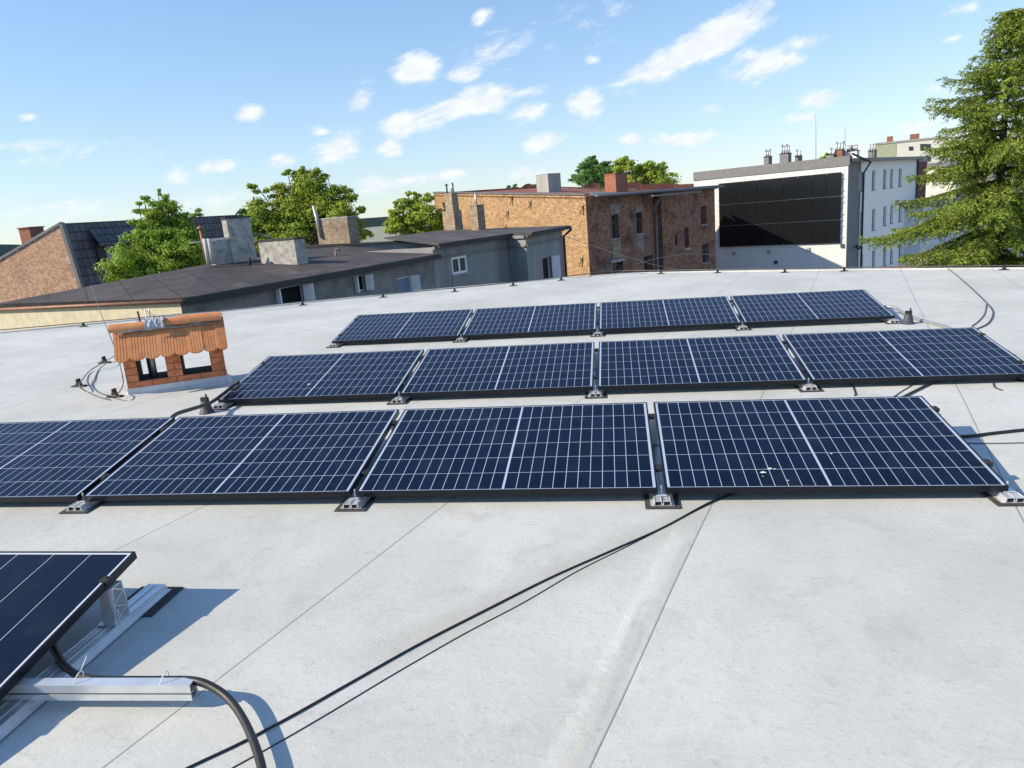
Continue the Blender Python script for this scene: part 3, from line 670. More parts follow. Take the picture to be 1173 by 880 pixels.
# gable roof
RZ0, RZ1, OV = .405, .70, .10; yc = VD/2
sl_ = Vector((0, yc+OV, RZ1-RZ0)); L_ = sl_.length; sn = sl_/L_; nn = Vector((0, -sn.z, sn.y))
tw = .142; nt_ = 7; xs0 = -.055
for side in (0, 1):
    for i in range(nt_+1 if side else nt_+1):
        xa = xs0+i*tw; 
        if i == nt_: wd = VW+.06-xa
        else: wd = tw
        if wd < .04: continue
        t0 = .004*(i % 2)+random.uniform(0,.004)
        def P(u, s, h):
            p = Vector((xa+u, -OV, RZ0))+sn*(L_-s)+nn*h
            if side: p = Vector((p.x, VD-p.y, p.z))
            return p
        mb = MB(); prof2 = []; ng = 5
        # scalloped lower end, fluted face
        us = sorted({*[min(1., (k+q_)/ng) for k in range(ng) for q_ in (0, .05, .13, .18, .6)], 1.})
        top = []; bot = []
        for u in us:
            x_ = u*wd; edge = L_+.045*math.sqrt(max(0, 1-(2*u-1)**2))-.02
            gro = -.006 if .03 < (u*ng) % 1 < .15 and 0.05 < u < .97 else 0
            top.append((x_, 0, .018+t0+gro)); bot.append((x_, edge, .018+t0+gro))
        k0 = len(mb.v)
        for a_, b_ in zip(top, bot): mb.v += [P(*a_), P(*b_)]
        for j in range(len(us)-1):
            q = (k0+2*j, k0+2*j+1, k0+2*j+3, k0+2*j+2); mb.f.append(q if not side else q[::-1])
        k1 = len(mb.v)
        for a_, b_ in zip(top, bot): mb.v += [P(a_[0], a_[1], 0), P(b_[0], b_[1], 0)]
        for j in range(len(us)-1):
            mb.f.append((k0+2*j+1, k1+2*j+1, k1+2*j+3, k0+2*j+3)); mb.f.append((k1+2*j, k1+2*j+2, k1+2*j+3, k1+2*j+1))
        e = len(us)-1
        mb.f.append((k0, k1, k1+1, k0+1)); mb.f.append((k0+2*e, k0+2*e+1, k1+2*e+1, k1+2*e))
        mb.build('roof_tile', M['terra'], vc)
mb = MB()
for x_ in (.005, VW-.03):
    mb.hexa([(x_,-.0,ZW),(x_+.025,-.0,ZW),(x_+.025,VD,ZW),(x_,VD,ZW)], [(x_,yc-.01,RZ1-.02),(x_+.025,yc-.01,RZ1-.02),(x_+.025,yc+.01,RZ1-.02),(x_,yc+.01,RZ1-.02)])
mb.build('gable_board', M['winwood'], vc)
rx = [(-.085, .30, .074, .0), (.29, .585, .070, .014), (.575, VW+.045, .080, .012)]
for (xa, xb, rr, dzz) in rx:
    mb = MB(); n = 12; k = len(mb.v)
    for x_, r_ in ((xa, rr), (xb, rr*.92)):
        for j in range(n+1):
            a = math.pi*(j/n); mb.v.append(Vector((x_, yc-r_*1.25*math.cos(a), RZ1-.02+dzz+r_*1.1*math.sin(a))))
        for j in range(n+1):
            a = math.pi*(j/n); mb.v.append(Vector((x_, yc-(r_-.012)*1.25*math.cos(a), RZ1-.02+dzz+(r_-.012)*1.1*math.sin(a))))
    m1 = n+1
    for j in range(n):
        mb.f += [(k+j, k+j+1, k+2*m1+j+1, k+2*m1+j), (k+m1+j+1, k+m1+j, k+3*m1+j, k+3*m1+j+1), (k+j+1, k+j, k+m1+j, k+m1+j+1), (k+2*m1+j, k+2*m1+j+1, k+3*m1+j+1, k+3*m1+j)]
    mb.f += [(k, k+2*m1, k+3*m1, k+m1), (k+n, k+m1+n, k+3*m1+n, k+2*m1+n)]
    mb.build('ridge_tile', M['terra'], vc, False)
mb = MB(); mb.tube([(-.02+.1*i, yc-.085-.004*(i%2), RZ1-.035+.006*(i%3)) for i in range(11)], [.010+.006*((i*7)%3)/2 for i in range(11)], 7); mb.build('ridge_mortar', M['mortar'], vc, True)
# crumpled foil on the ridge
mb = MB(); nn_, mm_ = 16, 11; k = 0
for i in range(nn_):
    for j in range(mm_):
        a = math.pi*j/(mm_-1); x_ = .26+.19*i/(nn_-1); rj = .094+random.uniform(-.006,.007)
        mb.v.append(Vector((x_+.01*math.sin(j*2.2), yc-rj*1.25*math.cos(a), RZ1-.02+rj*math.sin(a)*1.1)))
for i in range(nn_-1):
    for j in range(mm_-1): mb.f.append((i*mm_+j, i*mm_+j+1, (i+1)*mm_+j+1, (i+1)*mm_+j))
mb.build('foil_patch', M['foil'], vc)
mb = MB(); mb.tube([(.22,yc+.1,.55),(.20,yc+.1,.86)], .010, 7); mb.build('rod', M['rubber'], vc, True)
mb = MB(); mb.tube([(.28,yc+.14,.55),(.27,yc+.14,.87)], .006, 7); mb.tube([(.31,yc+.14,.55),(.31,yc+.14,.88)], .006, 7); mb.build('thin_rod', M['alu_dull'], vc, True)

# ------------------------------------------------------------------ buildings
def wall_sheet(mb, A, B, zb, zta, ztb, ops=(), dep=.18):
    A, B = Vector(A).xy.to_3d(), Vector(B).xy.to_3d(); L = (B-A).length; e = (B-A)/L; n = Vector((e.y, -e.x, 0))
    xs = sorted({0, L, *[o[0] for o in ops], *[o[1] for o in ops]}); zs = sorted({zb, *[o[2] for o in ops], *[o[3] for o in ops]})
    P = lambda s, z, d=0: A+e*s+Vector((0,0,z))-n*d
    for i in range(len(xs)-1):
        for j in range(len(zs)):
            z0 = zs[j]; top = j == len(zs)-1
            if top: za, zc = zta+(ztb-zta)*xs[i]/L, zta+(ztb-zta)*xs[i+1]/L
            else: za = zc = zs[j+1]
            cx, cz = (xs[i]+xs[i+1])/2, (z0+min(za, zc))/2
            if any(o[0] < cx < o[1] and o[2] < cz < o[3] for o in ops): continue
            mb.face([P(xs[i], z0), P(xs[i+1], z0), P(xs[i+1], zc), P(xs[i], za)])
    for (a, b_, c, d) in ops:
        mb.face([P(a,c), P(a,c,dep), P(b_,c,dep), P(b_,c)][::-1]); mb.face([P(a,d), P(b_,d), P(b_,d,dep), P(a,d,dep)][::-1])
        mb.face([P(a,c), P(a,d), P(a,d,dep), P(a,c,dep)][::-1]); mb.face([P(b_,c), P(b_,c,dep), P(b_,d,dep), P(b_,d)][::-1])
def pxop(A, B, x0, x1, y0, y1):              # opening seen between these picture columns and rows
    ym = (y0+y1)/2; s0, _ = hit(x0, ym, A, B); s1, _ = hit(x1, ym, A, B); xm = (x0+x1)/2
    _, zt = hit(xm, y0, A, B); _, zb = hit(xm, y1, A, B); return (s0, s1, zb, zt)
def window(root, A, B, op, fm='winwhite', pane='glass', bars=1, hbar=False, dep=.16, fw=.05, sill=None, name='window', lab=None):
    A, B = Vector(A).xy.to_3d(), Vector(B).xy.to_3d(); e = (B-A).normalized(); n = Vector((e.y, -e.x, 0)); s0, s1, z0, z1 = op
    P = lambda s, z, d: A+e*s+Vector((0,0,z))-n*d
    def bar(mb, a, b_, c, d, d0, d1): mb.hexa([P(a,c,d0),P(b_,c,d0),P(b_,c,d1),P(a,c,d1)], [P(a,d,d0),P(b_,d,d0),P(b_,d,d1),P(a,d,d1)])
    mb = MB(); d0, d1 = dep-.06, dep
    bar(mb, s0, s0+fw, z0, z1, d0, d1); bar(mb, s1-fw, s1, z0, z1, d0, d1); bar(mb, s0+fw, s1-fw, z0, z0+fw, d0, d1); bar(mb, s0+fw, s1-fw, z1-fw, z1, d0, d1)
    for k in range(bars):
        c = s0+(s1-s0)*(k+1)/(bars+1); bar(mb, c-fw*.5, c+fw*.5, z0+fw, z1-fw, d0, d1)
    if hbar: bar(mb, s0+fw, s1-fw, (z0+z1*2)/3-.02, (z0+z1*2)/3+.02, d0+.01, d1-.01)
    w = mb.build(name, M[fm], root)
    if lab: w['label'] = lab
    g = MB(); g.face([P(s0+fw,z0+fw,dep-.02),P(s1-fw,z0+fw,dep-.02),P(s1-fw,z1-fw,dep-.02),P(s0+fw,z1-fw,dep-.02)]); g.build('pane', M[pane], w)
    if sill:
        s = MB(); bar(s, s0-.05, s1+.05, z0-.06, z0-.003, -.06, dep-.06); s.build('sill', M[sill], w)
    return w
def shutter(root, A, B, s, z0, z1, wdt, ang_, side, m='winwhite', lab=None):   # casement leaf standing open
    A, B = Vector(A).xy.to_3d(), Vector(B).xy.to_3d(); e = (B-A).normalized(); n = Vector((e.y, -e.x, 0))
    h = A+e*s+n*.01; d = (e*side*math.cos(ang_)+n*math.sin(ang_)); th = d.cross(Vector((0,0,1))).normalized()*.02
    mb = MB(); a, b_ = h, h+d*wdt
    mb.hexa([a-th+Vector((0,0,z0)), b_-th+Vector((0,0,z0)), b_+th+Vector((0,0,z0)), a+th+Vector((0,0,z0))], [a-th+Vector((0,0,z1)), b_-th+Vector((0,0,z1)), b_+th+Vector((0,0,z1)), a+th+Vector((0,0,z1))])
    return mb.build('casement', M[m], root)
def slab(mb, top, thick):
    top = [Vector(p) for p in top]
    nrm = sum(((top[i]-top[0]).cross(top[i+1]-top[0]) for i in range(1, len(top)-1)), Vector())
    if nrm.z < 0: top = top[::-1]
    mb.hexa([p-Vector((0,0,thick)) for p in top], top)
def wall_ring(mb, pts, zb, zt):
    for i in range(len(pts)):
        a, b_ = pts[i], pts[(i+1) % len(pts)]; wall_sheet(mb, a, b_, zb, zt, zt)
def xyd(px, d, py=300): p = D(px, py, d); return Vector((p.x, p.y, 0))
def chim(root, pxL, pxM, pxR, pyT, pyB, d, eL, eR, m, cap=None, capm='conc', drop=.6, name='chimney', over=.05, capt=.06, lab=None, w=None):
    """box whose near vertical edge is at column pxM; faces run along eL and eR until columns pxL and pxR"""
    Mt, Mb = D(pxM, pyT, d), D(pxM, pyB, d); zt, zb = Mt.z, Mb.z-drop
    c = Vector((Mb.x, Mb.y, 0)); mid = Vector((c.x, c.y, (zt+Mb.z)/2))
    wl = along(mid, eL, pxL) if w is None else w[0]; wr = along(mid, eR, pxR) if w is None else w[1]
    wl, wr = max(.2, min(wl, 8)), max(.2, min(wr, 8))
    a, b_, e_ = c+eL*wl, c+eR*wr, c+eL*wl+eR*wr
    ring_ = [c, b_, e_, a]
    mb = MB(); mb.hexa([p+Vector((0,0,zb)) for p in ring_], [p+Vector((0,0,zt)) for p in ring_])
    o = mb.build(name, M[m], root)
    if lab: o['label'] = lab
    if cap:
        q = (c+e_)/2; mb = MB(); r2 = [q+(p-q)+(p-q).normalized()*over for p in ring_]
        mb.hexa([p+Vector((0,0,zt+.002)) for p in r2], [p+Vector((0,0,zt+capt)) for p in r2]); mb.build('cap', M[capm], o)
    return o, (c+e_)/2+Vector((0,0,zt))
def pipe(root, p, h, r, m='alu_dull', name='pipe', lean=(0,0), cowl=False):
    p = Vector(p); mb = MB(); mb.tube([p-Vector((0,0,.1)), p+Vector((lean[0],lean[1],h))], r, 10)
    if cowl:
        q = p+Vector((lean[0],lean[1],h)); mb.tube([q+Vector((0,0,.03)), q+Vector((0,0,.05)), q+Vector((0,0,.14))], [r*2.2, r*2.2, r*.3], 10); mb.tube([q, q+Vector((0,0,.04))], r*.4, 6)
    return mb.build(name, M[m], root, True)
def perp(e): return Vector((-e.y, e.x, 0))

# ---- low grey house with black roof
K = xyd(197, 16.6); Mx = xyd(497, 26.4); e1 = (Mx-K).normalized(); e2 = perp(e1)
A0 = xyd(-90, 22.6)
zE = D(197, 343, 16.6).z
zE2 = D(497, 291, 26.4).z
gh = empty('grey_house', (K.x, K.y, ZG), 'low grey rendered house with black bitumen roof and open attic windows', 'house')
wm = MB(); opsD = []
winpx = [(316,351,328,350,'wide open'), (406,421,315.5,334,'small'), (455,473,317,337.5,'curtain')]
for w_ in winpx: opsD.append(pxop(K, Mx, *w_[:4]))
wall_sheet(wm, K, Mx, ZG, zE-.02, zE2-.02, opsD, .2)
Bk = Mx+e2*7; Ak = A0+e1*9
wall_sheet(wm, Mx, Bk, ZG, zE, zE); wall_sheet(wm, Bk, Ak, ZG, zE-.2, zE-.35); wall_sheet(wm, Ak, A0, ZG, zE-.35, zE-.25)
wm.build('wall', M['grey_render'], gh)
wc = MB(); wall_sheet(wc, A0, K, ZG, zE-.22, zE-.02); wc.build('cream_wall', M['cream'], gh)
for op, w_ in zip(opsD, winpx):
    if w_[4] == 'curtain': window(gh, K, Mx, op, pane='curtain', bars=0, hbar=False, dep=.14)
    else:
        f_ = window(gh, K, Mx, op, pane='shadein', bars=0, dep=.2, fw=.03)  # open window: black sheet stands in for the unlit room
    wdt = {'wide open': .31, 'small': .26, 'curtain': .32}[w_[4]]
    shutter(gh, K, Mx, op[1]-.1, op[2], op[3], wdt, R(70), 1)
    if w_[4] != 'curtain': shutter(gh, K, Mx, op[0]+.02, op[2], op[3], wdt*.6, R(80), -1)
# roof
R0, R1, R2 = D(-60, 358, 21), D(238, 302.5, 24.5), D(392, 281.5, 31)
Ke, Me, Ae = K+Vector((0,0,zE)), Mx+Vector((0,0,zE2)), A0+Vector((0,0,zE-.20))
ov = (-e2*.30)
Kf, Mf, Af = Ke-e1*.05+ov*.7, Me+ov*1+e1*.0, Ae-e1*.03
Kf2 = Kf
rf = MB()
slab(rf, [Kf, Mf, R2, R1], .11); R0 = D(-8, 348.5, 20.9); slab(rf, [Af, Kf2, R0], .10); slab(rf, [R0, Kf2, R1], .10)
back = -e1*0+e2*5
slab(rf, [R1, R2, R2+e2*5+Vector((0,0,-.5)), R1+e2*5+Vector((0,0,-.5))], .15)
slab(rf, [Mf, Me+e2*6+Vector((0,0,-.1)), R2+e2*5+Vector((0,0,-.5)), R2], .15)
rf.build('roof', M['bitumen'], gh)
fm = MB(); fm.beam(Kf+Vector((0,0,-.10))-e2*.03, Mf+Vector((0,0,-.09))-e2*.03, .05, .16); fm.build('fascia', M['fascia'], gh)
gm = MB(); gm.tube([Af+Vector((0,0,-.07))-e1*.03, Kf2+Vector((0,0,-.07))-e1*.03], .05, 8); gm.build('gutter', M['copper'], gh, True)
# chimneys and vents on its roof
eL, eR = e2, e1
c1, p1 = chim(gh, 257.5, 267, 290, 250.5, 297, 24.6, eL, eR, 'plaster', True, 'fascia', over=.04, lab='tall grey plastered chimney with a pale edge')
c1b, _ = chim(gh, 243, 246, 270, 275, 299, 24.0, eL, eR, 'plaster', True, 'plaster_lt', over=.03)
for px_ in (239, 244):
    pipe(gh, D(px_, 299, 23.4), .72, .075, 'plaster_lt', 'vent_pipe')
pipe(gh, D(236, 297, 23.5), .95, .05, 'copper', 'cowl_pipe', cowl=True)
mb = MB(); mb.beam(D(216,278.5,23.6), D(262,273,23.6), .05, .04); mb.build('vent_arm', M['plaster_lt'], gh)
c2, _ = chim(gh, 298, 341, 351, 274, 303, 23.5, eL, eR, 'plaster', True, 'fascia', over=.06, lab='squat weathered plaster chimney')
c3, _ = chim(gh, 364, 402, 411, 249, 284, 31, eL, eR, 'cbrick', True, 'conc', over=.04, lab='wide tan brick chimney')
pipe(gh, D(368, 270, 31.5), 1.3, .07, 'alu_dull', 'flue_pipe', lean=(-.15, 0))
pipe(gh, D(386, 300, 26.5), .42, .035, 'copper', 'vent_pipe'); pipe(gh, D(286, 300, 22.8), .12, .05, 'rubber', 'vent_pipe')
mb = MB(); q = D(386, 300, 26.5); mb.tube([q+Vector((0,0,.42)), q+Vector((.06,0,.47)), q+Vector((.14,0,.44)), q+Vector((.16,0,.38))], .035, 8); mb.build('vent_bend', M['copper'], gh, True)
# ---- right part: taller grey block
S0, S1, S2, S3 = Mx, xyd(583, 30.4), xyd(604, 29.6), xyd(646, 33.8)
zb2 = D(497, 283, 26.4).z; zt3 = D(646, 266, 33.8).z
gb = empty('grey_block', (S0.x, S0.y, ZG), 'taller grey rendered house block with a door and double window', 'house')
wb = MB(); opw = pxop(S0, S1, 517.5, 535.5, 293.5, 313.5); opd = pxop(S2, S3, 622, 632.5, 294.5, 322)
wall_sheet(wb, S0, S1, ZG, zb2, zb2, [opw]); wall_sheet(wb, S1, S2, ZG, zb2, zb2); wall_sheet(wb, S2, S3, ZG, zb2, zb2, [opd])
q3 = S3+e2*6; q0 = S0+e2*6
wall_sheet(wb, S3, q3, ZG, zb2, zb2); wall_sheet(wb, q3, q0, ZG, zb2, zb2); wall_sheet(wb, q0, S0, ZG, zb2, zb2)
wb.build('wall', M['grey_render2'], gb)
window(gb, S0, S1, opw, pane='glass', bars=1, dep=.08, fw=.09, sill='conc')
window(gb, S2, S3, opd, pane='shadein', bars=0, dep=.2, fw=.04, name='door_frame'); shutter(gb, S2, S3, opd[1]-.02, opd[2], opd[3], .38, R(60), 1)
nx = lambda a, b_: Vector(((b_-a).normalized().y, -(b_-a).normalized().x, 0))
up = Vector((0,0,zb2+.12)); o_ = .3
f0, f1, f2, f3 = S0+nx(S0,S1)*o_+up, S1+nx(S0,S1)*o_+up, S2+nx(S2,S3)*o_+up, S3+nx(S2,S3)*o_+e1*.4+up
rb = MB(); bk = [D(640, 262.5, 37), D(505, 264.0, 36), D(440, 272.0, 31)]
slab(rb, [f0, f1, f2, f3, bk[0], bk[1], bk[2]], .07); rb.build('roof', M['bitumen2'], gb)
cm = MB(); cm.beam(f0-Vector((0,0,.115)), f1-Vector((0,0,.115)), .12, .09); cm.beam(f2-Vector((0,0,.115)), f3-Vector((0,0,.115)), .12, .09); cm.beam(f1-Vector((0,0,.115)), f2-Vector((0,0,.115)), .12, .09); cm.build('gutter', M['fascia'], gb)
cm = MB()
for a, b_ in ((S0,S1),(S1,S2),(S2,S3)):
    n_ = nx(a,b_); cm.beam(a+n_*.04+Vector((0,0,zb2-.42)), b_+n_*.04+Vector((0,0,zb2-.42)), .07, .07); cm.beam(a+n_*.05+Vector((0,0,zb2-.04)), b_+n_*.05+Vector((0,0,zb2-.04)), .09, .12)
cm.build('cornice', M['grey_render'], gb)
dp = MB(); n_ = nx(S2,S3); dp.tube([f3-Vector((0,0,.2)), S3+n_*.09-e1*.05+Vector((0,0,zb2-.35)), S3+n_*.09-e1*.05+Vector((0,0,ZG))], .06, 10); dp.build('downpipe', M['fascia'], gb, True)
mb = MB(); s_, z_ = hit(518, 320, S0, S1); p = S0+(S1-S0).normalized()*s_+nx(S0,S1)*.03; mb.tube([p+Vector((0,0,z_-1)), p+Vector((0,0,opw[2]-.1))], .02, 6); mb.build('wall_cable', M['conc'], gb)
# parapet strip behind the low roof
pb = MB(); a, b_ = D(350, 283, 31.5), D(497, 276, 30.0); pb.hexa([Vector((a.x,a.y,-1)), Vector((b_.x,b_.y,-1)), Vector((b_.x,b_.y,-1))+e2*.3, Vector((a.x,a.y,-1))+e2*.3][::1], [a, b_, b_+e2*.3, a+e2*.3])
pb.build('parapet', M['conc'], gb)
mb = MB(); mb.beam(a+Vector((0,0,.04))+e2*.15, b_+Vector((0,0,.04))+e2*.15, .45, .06); mb.build('parapet_cap', M['fascia'], gb)

# ---- yellow and dark red brick building
C0 = xyd(675, 40.0); L0 = xyd(505, 50.0); eY = (L0-C0).normalized(); eB = Vector((eY.y, -eY.x, 0)); 
if eB.y < 0: eB = -eB
R_a, R_b, R_c, R_d = xyd(737, 43.5), xyd(752, 45.5), xyd(760, 45.0), xyd(820, 50.5)
zC = D(675, 223.6, 40).z; zL = D(505, 221, 50).z
bb_ = empty('brick_building', (C0.x, C0.y, ZG), 'old brick building with a yellow brick side wall and dark red front', 'building')
wy = MB(); wall_sheet(wy, L0, C0, ZG, zL, zC); wy.build('yellow_wall', M['ybrick'], bb_)
wr_ = MB()
o11 = pxop(C0, R_a, 700, 709, 246, 273.5); o12 = pxop(C0, R_a, 728.5, 736, 243.5, 267.5); o13 = pxop(C0, R_a, 702, 714, 300.5, 312)
wall_sheet(wr_, C0, R_a, ZG, zC-.05, zC-.05, [o11, o12, o13], .3)
o21 = pxop(R_a, R_b, 738, 748, 293, 311); wall_sheet(wr_, R_a, R_b, ZG, zC-.05, zC-.05, [o21], .4)
wall_sheet(wr_, R_b, R_c, ZG, zC-.05, zC-.05)
o31 = pxop(R_c, R_d, 784, 789, 260.5, 284); o32 = pxop(R_c, R_d, 803, 809.5, 236, 257); o33 = pxop(R_c, R_d, 804, 812, 279.5, 301); o34 = pxop(R_c, R_d, 773, 776, 269.5, 281)
wall_sheet(wr_, R_c, R_d, ZG, zC-.05, zC-.05, [o31, o32, o33, o34], .3)
bkL, bkR = L0+eB*12, xyd(786, 57.5)
wall_sheet(wr_, R_d, bkR, ZG, zC-.1, zC-.1); wall_sheet(wr_, bkR, bkL, ZG, zC-.1, zL-.1); wall_sheet(wr_, bkL, L0, ZG, zL, zL)
wr_.build('red_wall', M['rbrick'], bb_)
for A_w, B_w, op in ((C0,R_a,o11),(C0,R_a,o12),(C0,R_a,o13),(R_c,R_d,o31),(R_c,R_d,o32),(R_c,R_d,o33),(R_c,R_d,o34)):
    window(bb_, A_w, B_w, op, fm='winwood', bars=1 if op not in (o34,) else 0, hbar=op is not o34, dep=.28, fw=.05, sill='conc' if op is not o34 else None)
window(bb_, R_a, R_b, o21, fm='winwood', pane='shadein', bars=0, dep=.38)
nC = nx(C0, R_a)
def patch(A, B, x0, x1, y0, y1, m, nm, proud=.02):
    s0, s1, z0, z1 = pxop(A, B, x0, x1, y0, y1); e = (B-A).normalized(); n = Vector((e.y,-e.x,0)); mb = MB()
    b0 = [A+e*s0+n*proud, A+e*s1+n*proud, A+e*s1+n*.001, A+e*s0+n*.001]
    mb.hexa([p+Vector((0,0,z0)) for p in b0], [p+Vector((0,0,z1)) for p in b0]); return mb.build(nm, M[m], bb_)
patch(C0, R_a, 699, 710, 234, 245.5, 'oldplaster', 'plaster_patch'); patch(C0, R_a, 727, 736, 236, 243, 'oldplaster', 'plaster_patch')
patch(C0, R_a, 701.5, 711, 275.5, 296, 'cbrick', 'brick_infill'); patch(C0, R_a, 699, 715, 297, 300, 'conc', 'lintel', .1)
patch(C0, R_a, 729, 737, 269, 289, 'oldplaster', 'plaster_patch'); patch(R_c, R_d, 783.5, 789.5, 284.5, 286.5, 'conc', 'sill', .1)
# iron wall anchors on yellow wall
for (x_, y_) in ((587, 228), (608, 233), (668, 238), (667, 298), (580, 262), (582, 244)):
    s_, z_ = hit(x_, y_, L0, C0); p = L0+(C0-L0).normalized()*s_+nx(L0,C0)*.04; mb = MB()
    mb.beam(p+Vector((-.15,0,z_-.3)), p+Vector((.15,0,z_+.3)), .06, .04); mb.beam(p+Vector((.12,0,z_-.1)), p+Vector((-.12,0,z_+.1)), .06, .04); mb.build('wall_anchor', M['fascia'], bb_)
zr = D(700, 213, 50).z
rfm = MB(); ee = nx(C0,R_d)*.6
T0, T1 = C0+ee-eY*.1+Vector((0,0,zC+.02)), R_d+ee+Vector((0,0,zC-.02))
LB, RB = L0+Vector((0,0,zL+.1)), D(800, 221, 56)
slab(rfm, [T0, T1, RB, D(673, 219.8, 45)], .14); rfm.build('roof', M['sheet'], bb_)
rf2 = MB(); dz_ = Vector((0,0,-.12)); slab(rf2, [C0+Vector((0,0,zC))+dz_, R_d+eY*6+Vector((0,0,zC))+dz_, bkL+Vector((0,0,zL))+dz_, L0+Vector((0,0,zL))+dz_], .1); rf2.build('rear_roof', M['redparapet'], bb_)
cp2 = MB(); cp2.beam(L0+Vector((0,0,zL+.04))+eB*.15, C0+Vector((0,0,zC+.04))+eB*.15, .42, .08); cp2.build('coping', M['sheet'], bb_)
gt = MB(); gt.tube([T0-Vector((0,0,.12))+nC*.08, T1-Vector((0,0,.12))+nC*.08], .09, 8); gt.build('gutter', M['sheet'], bb_, True)
mb = MB(); p = R_b+nC*.12; mb.tube([p+Vector((0,0,zC-.5)), p+Vector((0,0,ZG))], .10, 10); mb.build('downpipe', M['conc'], bb_, True)
mb = MB(); q0_ = R_a+nC*.5+Vector((0,0,zC-.35)); q1_ = R_c+nC*.9+Vector((0,0,zC-.35)); mb.beam(q0_, q1_+(q1_-q0_)*.9, .9, .12); mb.beam((q0_+q1_)/2+Vector((0,0,-.1)), (q0_+q1_)/2+Vector((0,0,-.9))-nC*.7, .1, .14); mb.build('broken_canopy', M['winwood'], bb_)
ch1, _ = chim(bb_, 623, 629, 645.5, 199.5, 223, 47, eY, eB, 'conc', True, 'conc', w=(1.1,1.2), over=.02, capt=.03, lab='pale grey concrete chimney')
ch2, _ = chim(bb_, 698, 706, 716.5, 199.5, 222, 50, eY, eB, 'redchim', True, 'redchim', w=(1.0,1.3), over=.05, lab='red brick chimney')
ch3, tp = chim(bb_, 507, 522, 529, 241, 266, 36, eY, eB, 'cbrick', False, w=(.95,.5), lab='stepped tan brick chimney')
ch4, tp4 = chim(bb_, 509, 519, 525, 221, 241.5, 36.1, eY, eB, 'cbrick', False, w=(.6,.4), drop=.0)
pipe(bb_, tp4+Vector((.1,0,0)), .5, .09, 'alu_dull', 'flue_pipe'); pipe(bb_, tp4+Vector((-.2,.1,0)), .35, .04, 'rubber', 'cowl_pipe', cowl=True)
ch5, tp5 = chim(gb, 538, 549, 556, 236, 268, 34, eY, eB, 'cbrick', True, 'cbrick', w=(.55,.45), over=.04, drop=.5, lab='dark brick chimney with a thin flue')
pipe(gb, tp5, .62, .05, 'alu_dull', 'flue_pipe')
# pale wires across the brick court
def wire3(p, q, sag, r, label, m='palewire'):
    mb = MB(); pts = [p.lerp(q, k/14)-Vector((0,0,sag*math.sin(math.pi*k/14))) for k in range(15)]; mb.tube(pts, r, 6)
    o = mb.build('overhead_wire', M[m], None, True, off=tuple(p)); tag(o, label, 'wire')
wire3(D(640, 268, 36), D(825, 318, 46), .3, .016, 'pale cable hanging across the dark red brick wall')
wire3(D(700, 311, 42), D(880, 307, 50), -1.0, .016, 'pale cable arching over the foot of the white wall')
# ---- red stepped parapet wall behind
rp = empty('red_parapet_wall', tuple(xyd(570, 62)+Vector((0,0,ZG))), 'long dark red brick gable parapet behind the yellow brick building', 'wall')
mb = MB()
def parap(pts, d0, d1, bot):
    P = []
    n = len(pts); x0, x1 = pts[0][0], pts[-1][0]
    for (x_, y_) in pts:
        f = (x_-x0)/(x1-x0); P.append(D(x_, y_, d0+(d1-d0)*f))
    for i in range(n-1):
        a, b_ = P[i], P[i+1]; zb = bot; bk_ = Vector((0,.4,0))
        mb.hexa([Vector((a.x,a.y,zb)), Vector((b_.x,b_.y,zb)), Vector((b_.x,b_.y,zb))+bk_, Vector((a.x,a.y,zb))+bk_], [a, b_, b_+bk_, a+bk_])
cur = [(500,221.5),(560,219.5),(596,217.5),(598,214),(602,211),(606,210.3),(610,211.5),(613,214),(614,217),(670,215.5),(672,213),(676,210),(680,209),(684,210),(687,213),(696,213)]
parap(cur, 58, 60, ZG); parap([(696,212.5),(718,209.5),(734,208.5),(734.5,211.5),(752,210.5),(773,209),(773.5,211.5),(815,209.5)], 60, 61, ZG)
mb.build('brickwork', M['redparapet'], rp)

# ---- white building with wall panels
V0, V1 = xyd(797, 60.0), xyd(969, 52.6); eV = (V1-V0).normalized(); nV = nx(V0, V1); bV = -nV
zV1 = D(969, 192, 52.6).z; zV0 = D(797, 206, 60).z; zV = (zV1+zV0)/2
wb_ = empty('white_building', (V1.x, V1.y, ZG), 'white rendered building with black solar panels across its blank wall', 'building')
V2 = V1+eV*.9                                 # corner strip in grey cladding
V1b = V1
mb = MB(); wall_sheet(mb, V0, V1, ZG, zV, zV); mb.build('blank_wall', M['whitewall'], wb_)
sE = xyd(984, 53.6); 
eS = (xyd(1046, 65.5)-sE).normalized()
mb = MB(); wall_sheet(mb, V1, sE, ZG, zV+.3, zV+.3); mb.build('corner_cladding', M['greyband'], wb_)
S_e = xyd(1046, 65.5)
ops = []
cols = [(984.8,988), (998.8,1002.5), (1011.8,1015.4), (1019.8,1023), (1029.5,1033)]
rws = [((197,219),(195.5,217.5),(194.3,215.8),(193.8,214.8),(193.2,213.3)), ((243,267),(239.5,263.5),(236.5,258),(234.5,255.5),(232.5,253.5)), ((292,320),(287,318),(282.5,304),(279.3,301.5),(277,298.5))]
for ci, (a, b_) in enumerate(cols):
    if ci == 0: a, b_ = 985.6, 988.6
    for rw in rws: ops.append(pxop(sE, S_e, a, b_, rw[ci][0], rw[ci][1]))
mb = MB(); wall_sheet(mb, sE, S_e, ZG, zV+.35, zV+.35, ops, .22)
bk1 = S_e+bV*0; far1 = V0+bV*22
wall_sheet(mb, S_e, S_e-eV*20, ZG, zV, zV); wall_sheet(mb, far1, V0, ZG, zV, zV); mb.build('side_wall', M['whitewall_lift'], wb_)
for op in ops: window(wb_, sE, S_e, op, fm='paneshade', pane='paneshade', bars=0, dep=.2, fw=.06, sill='greyband')
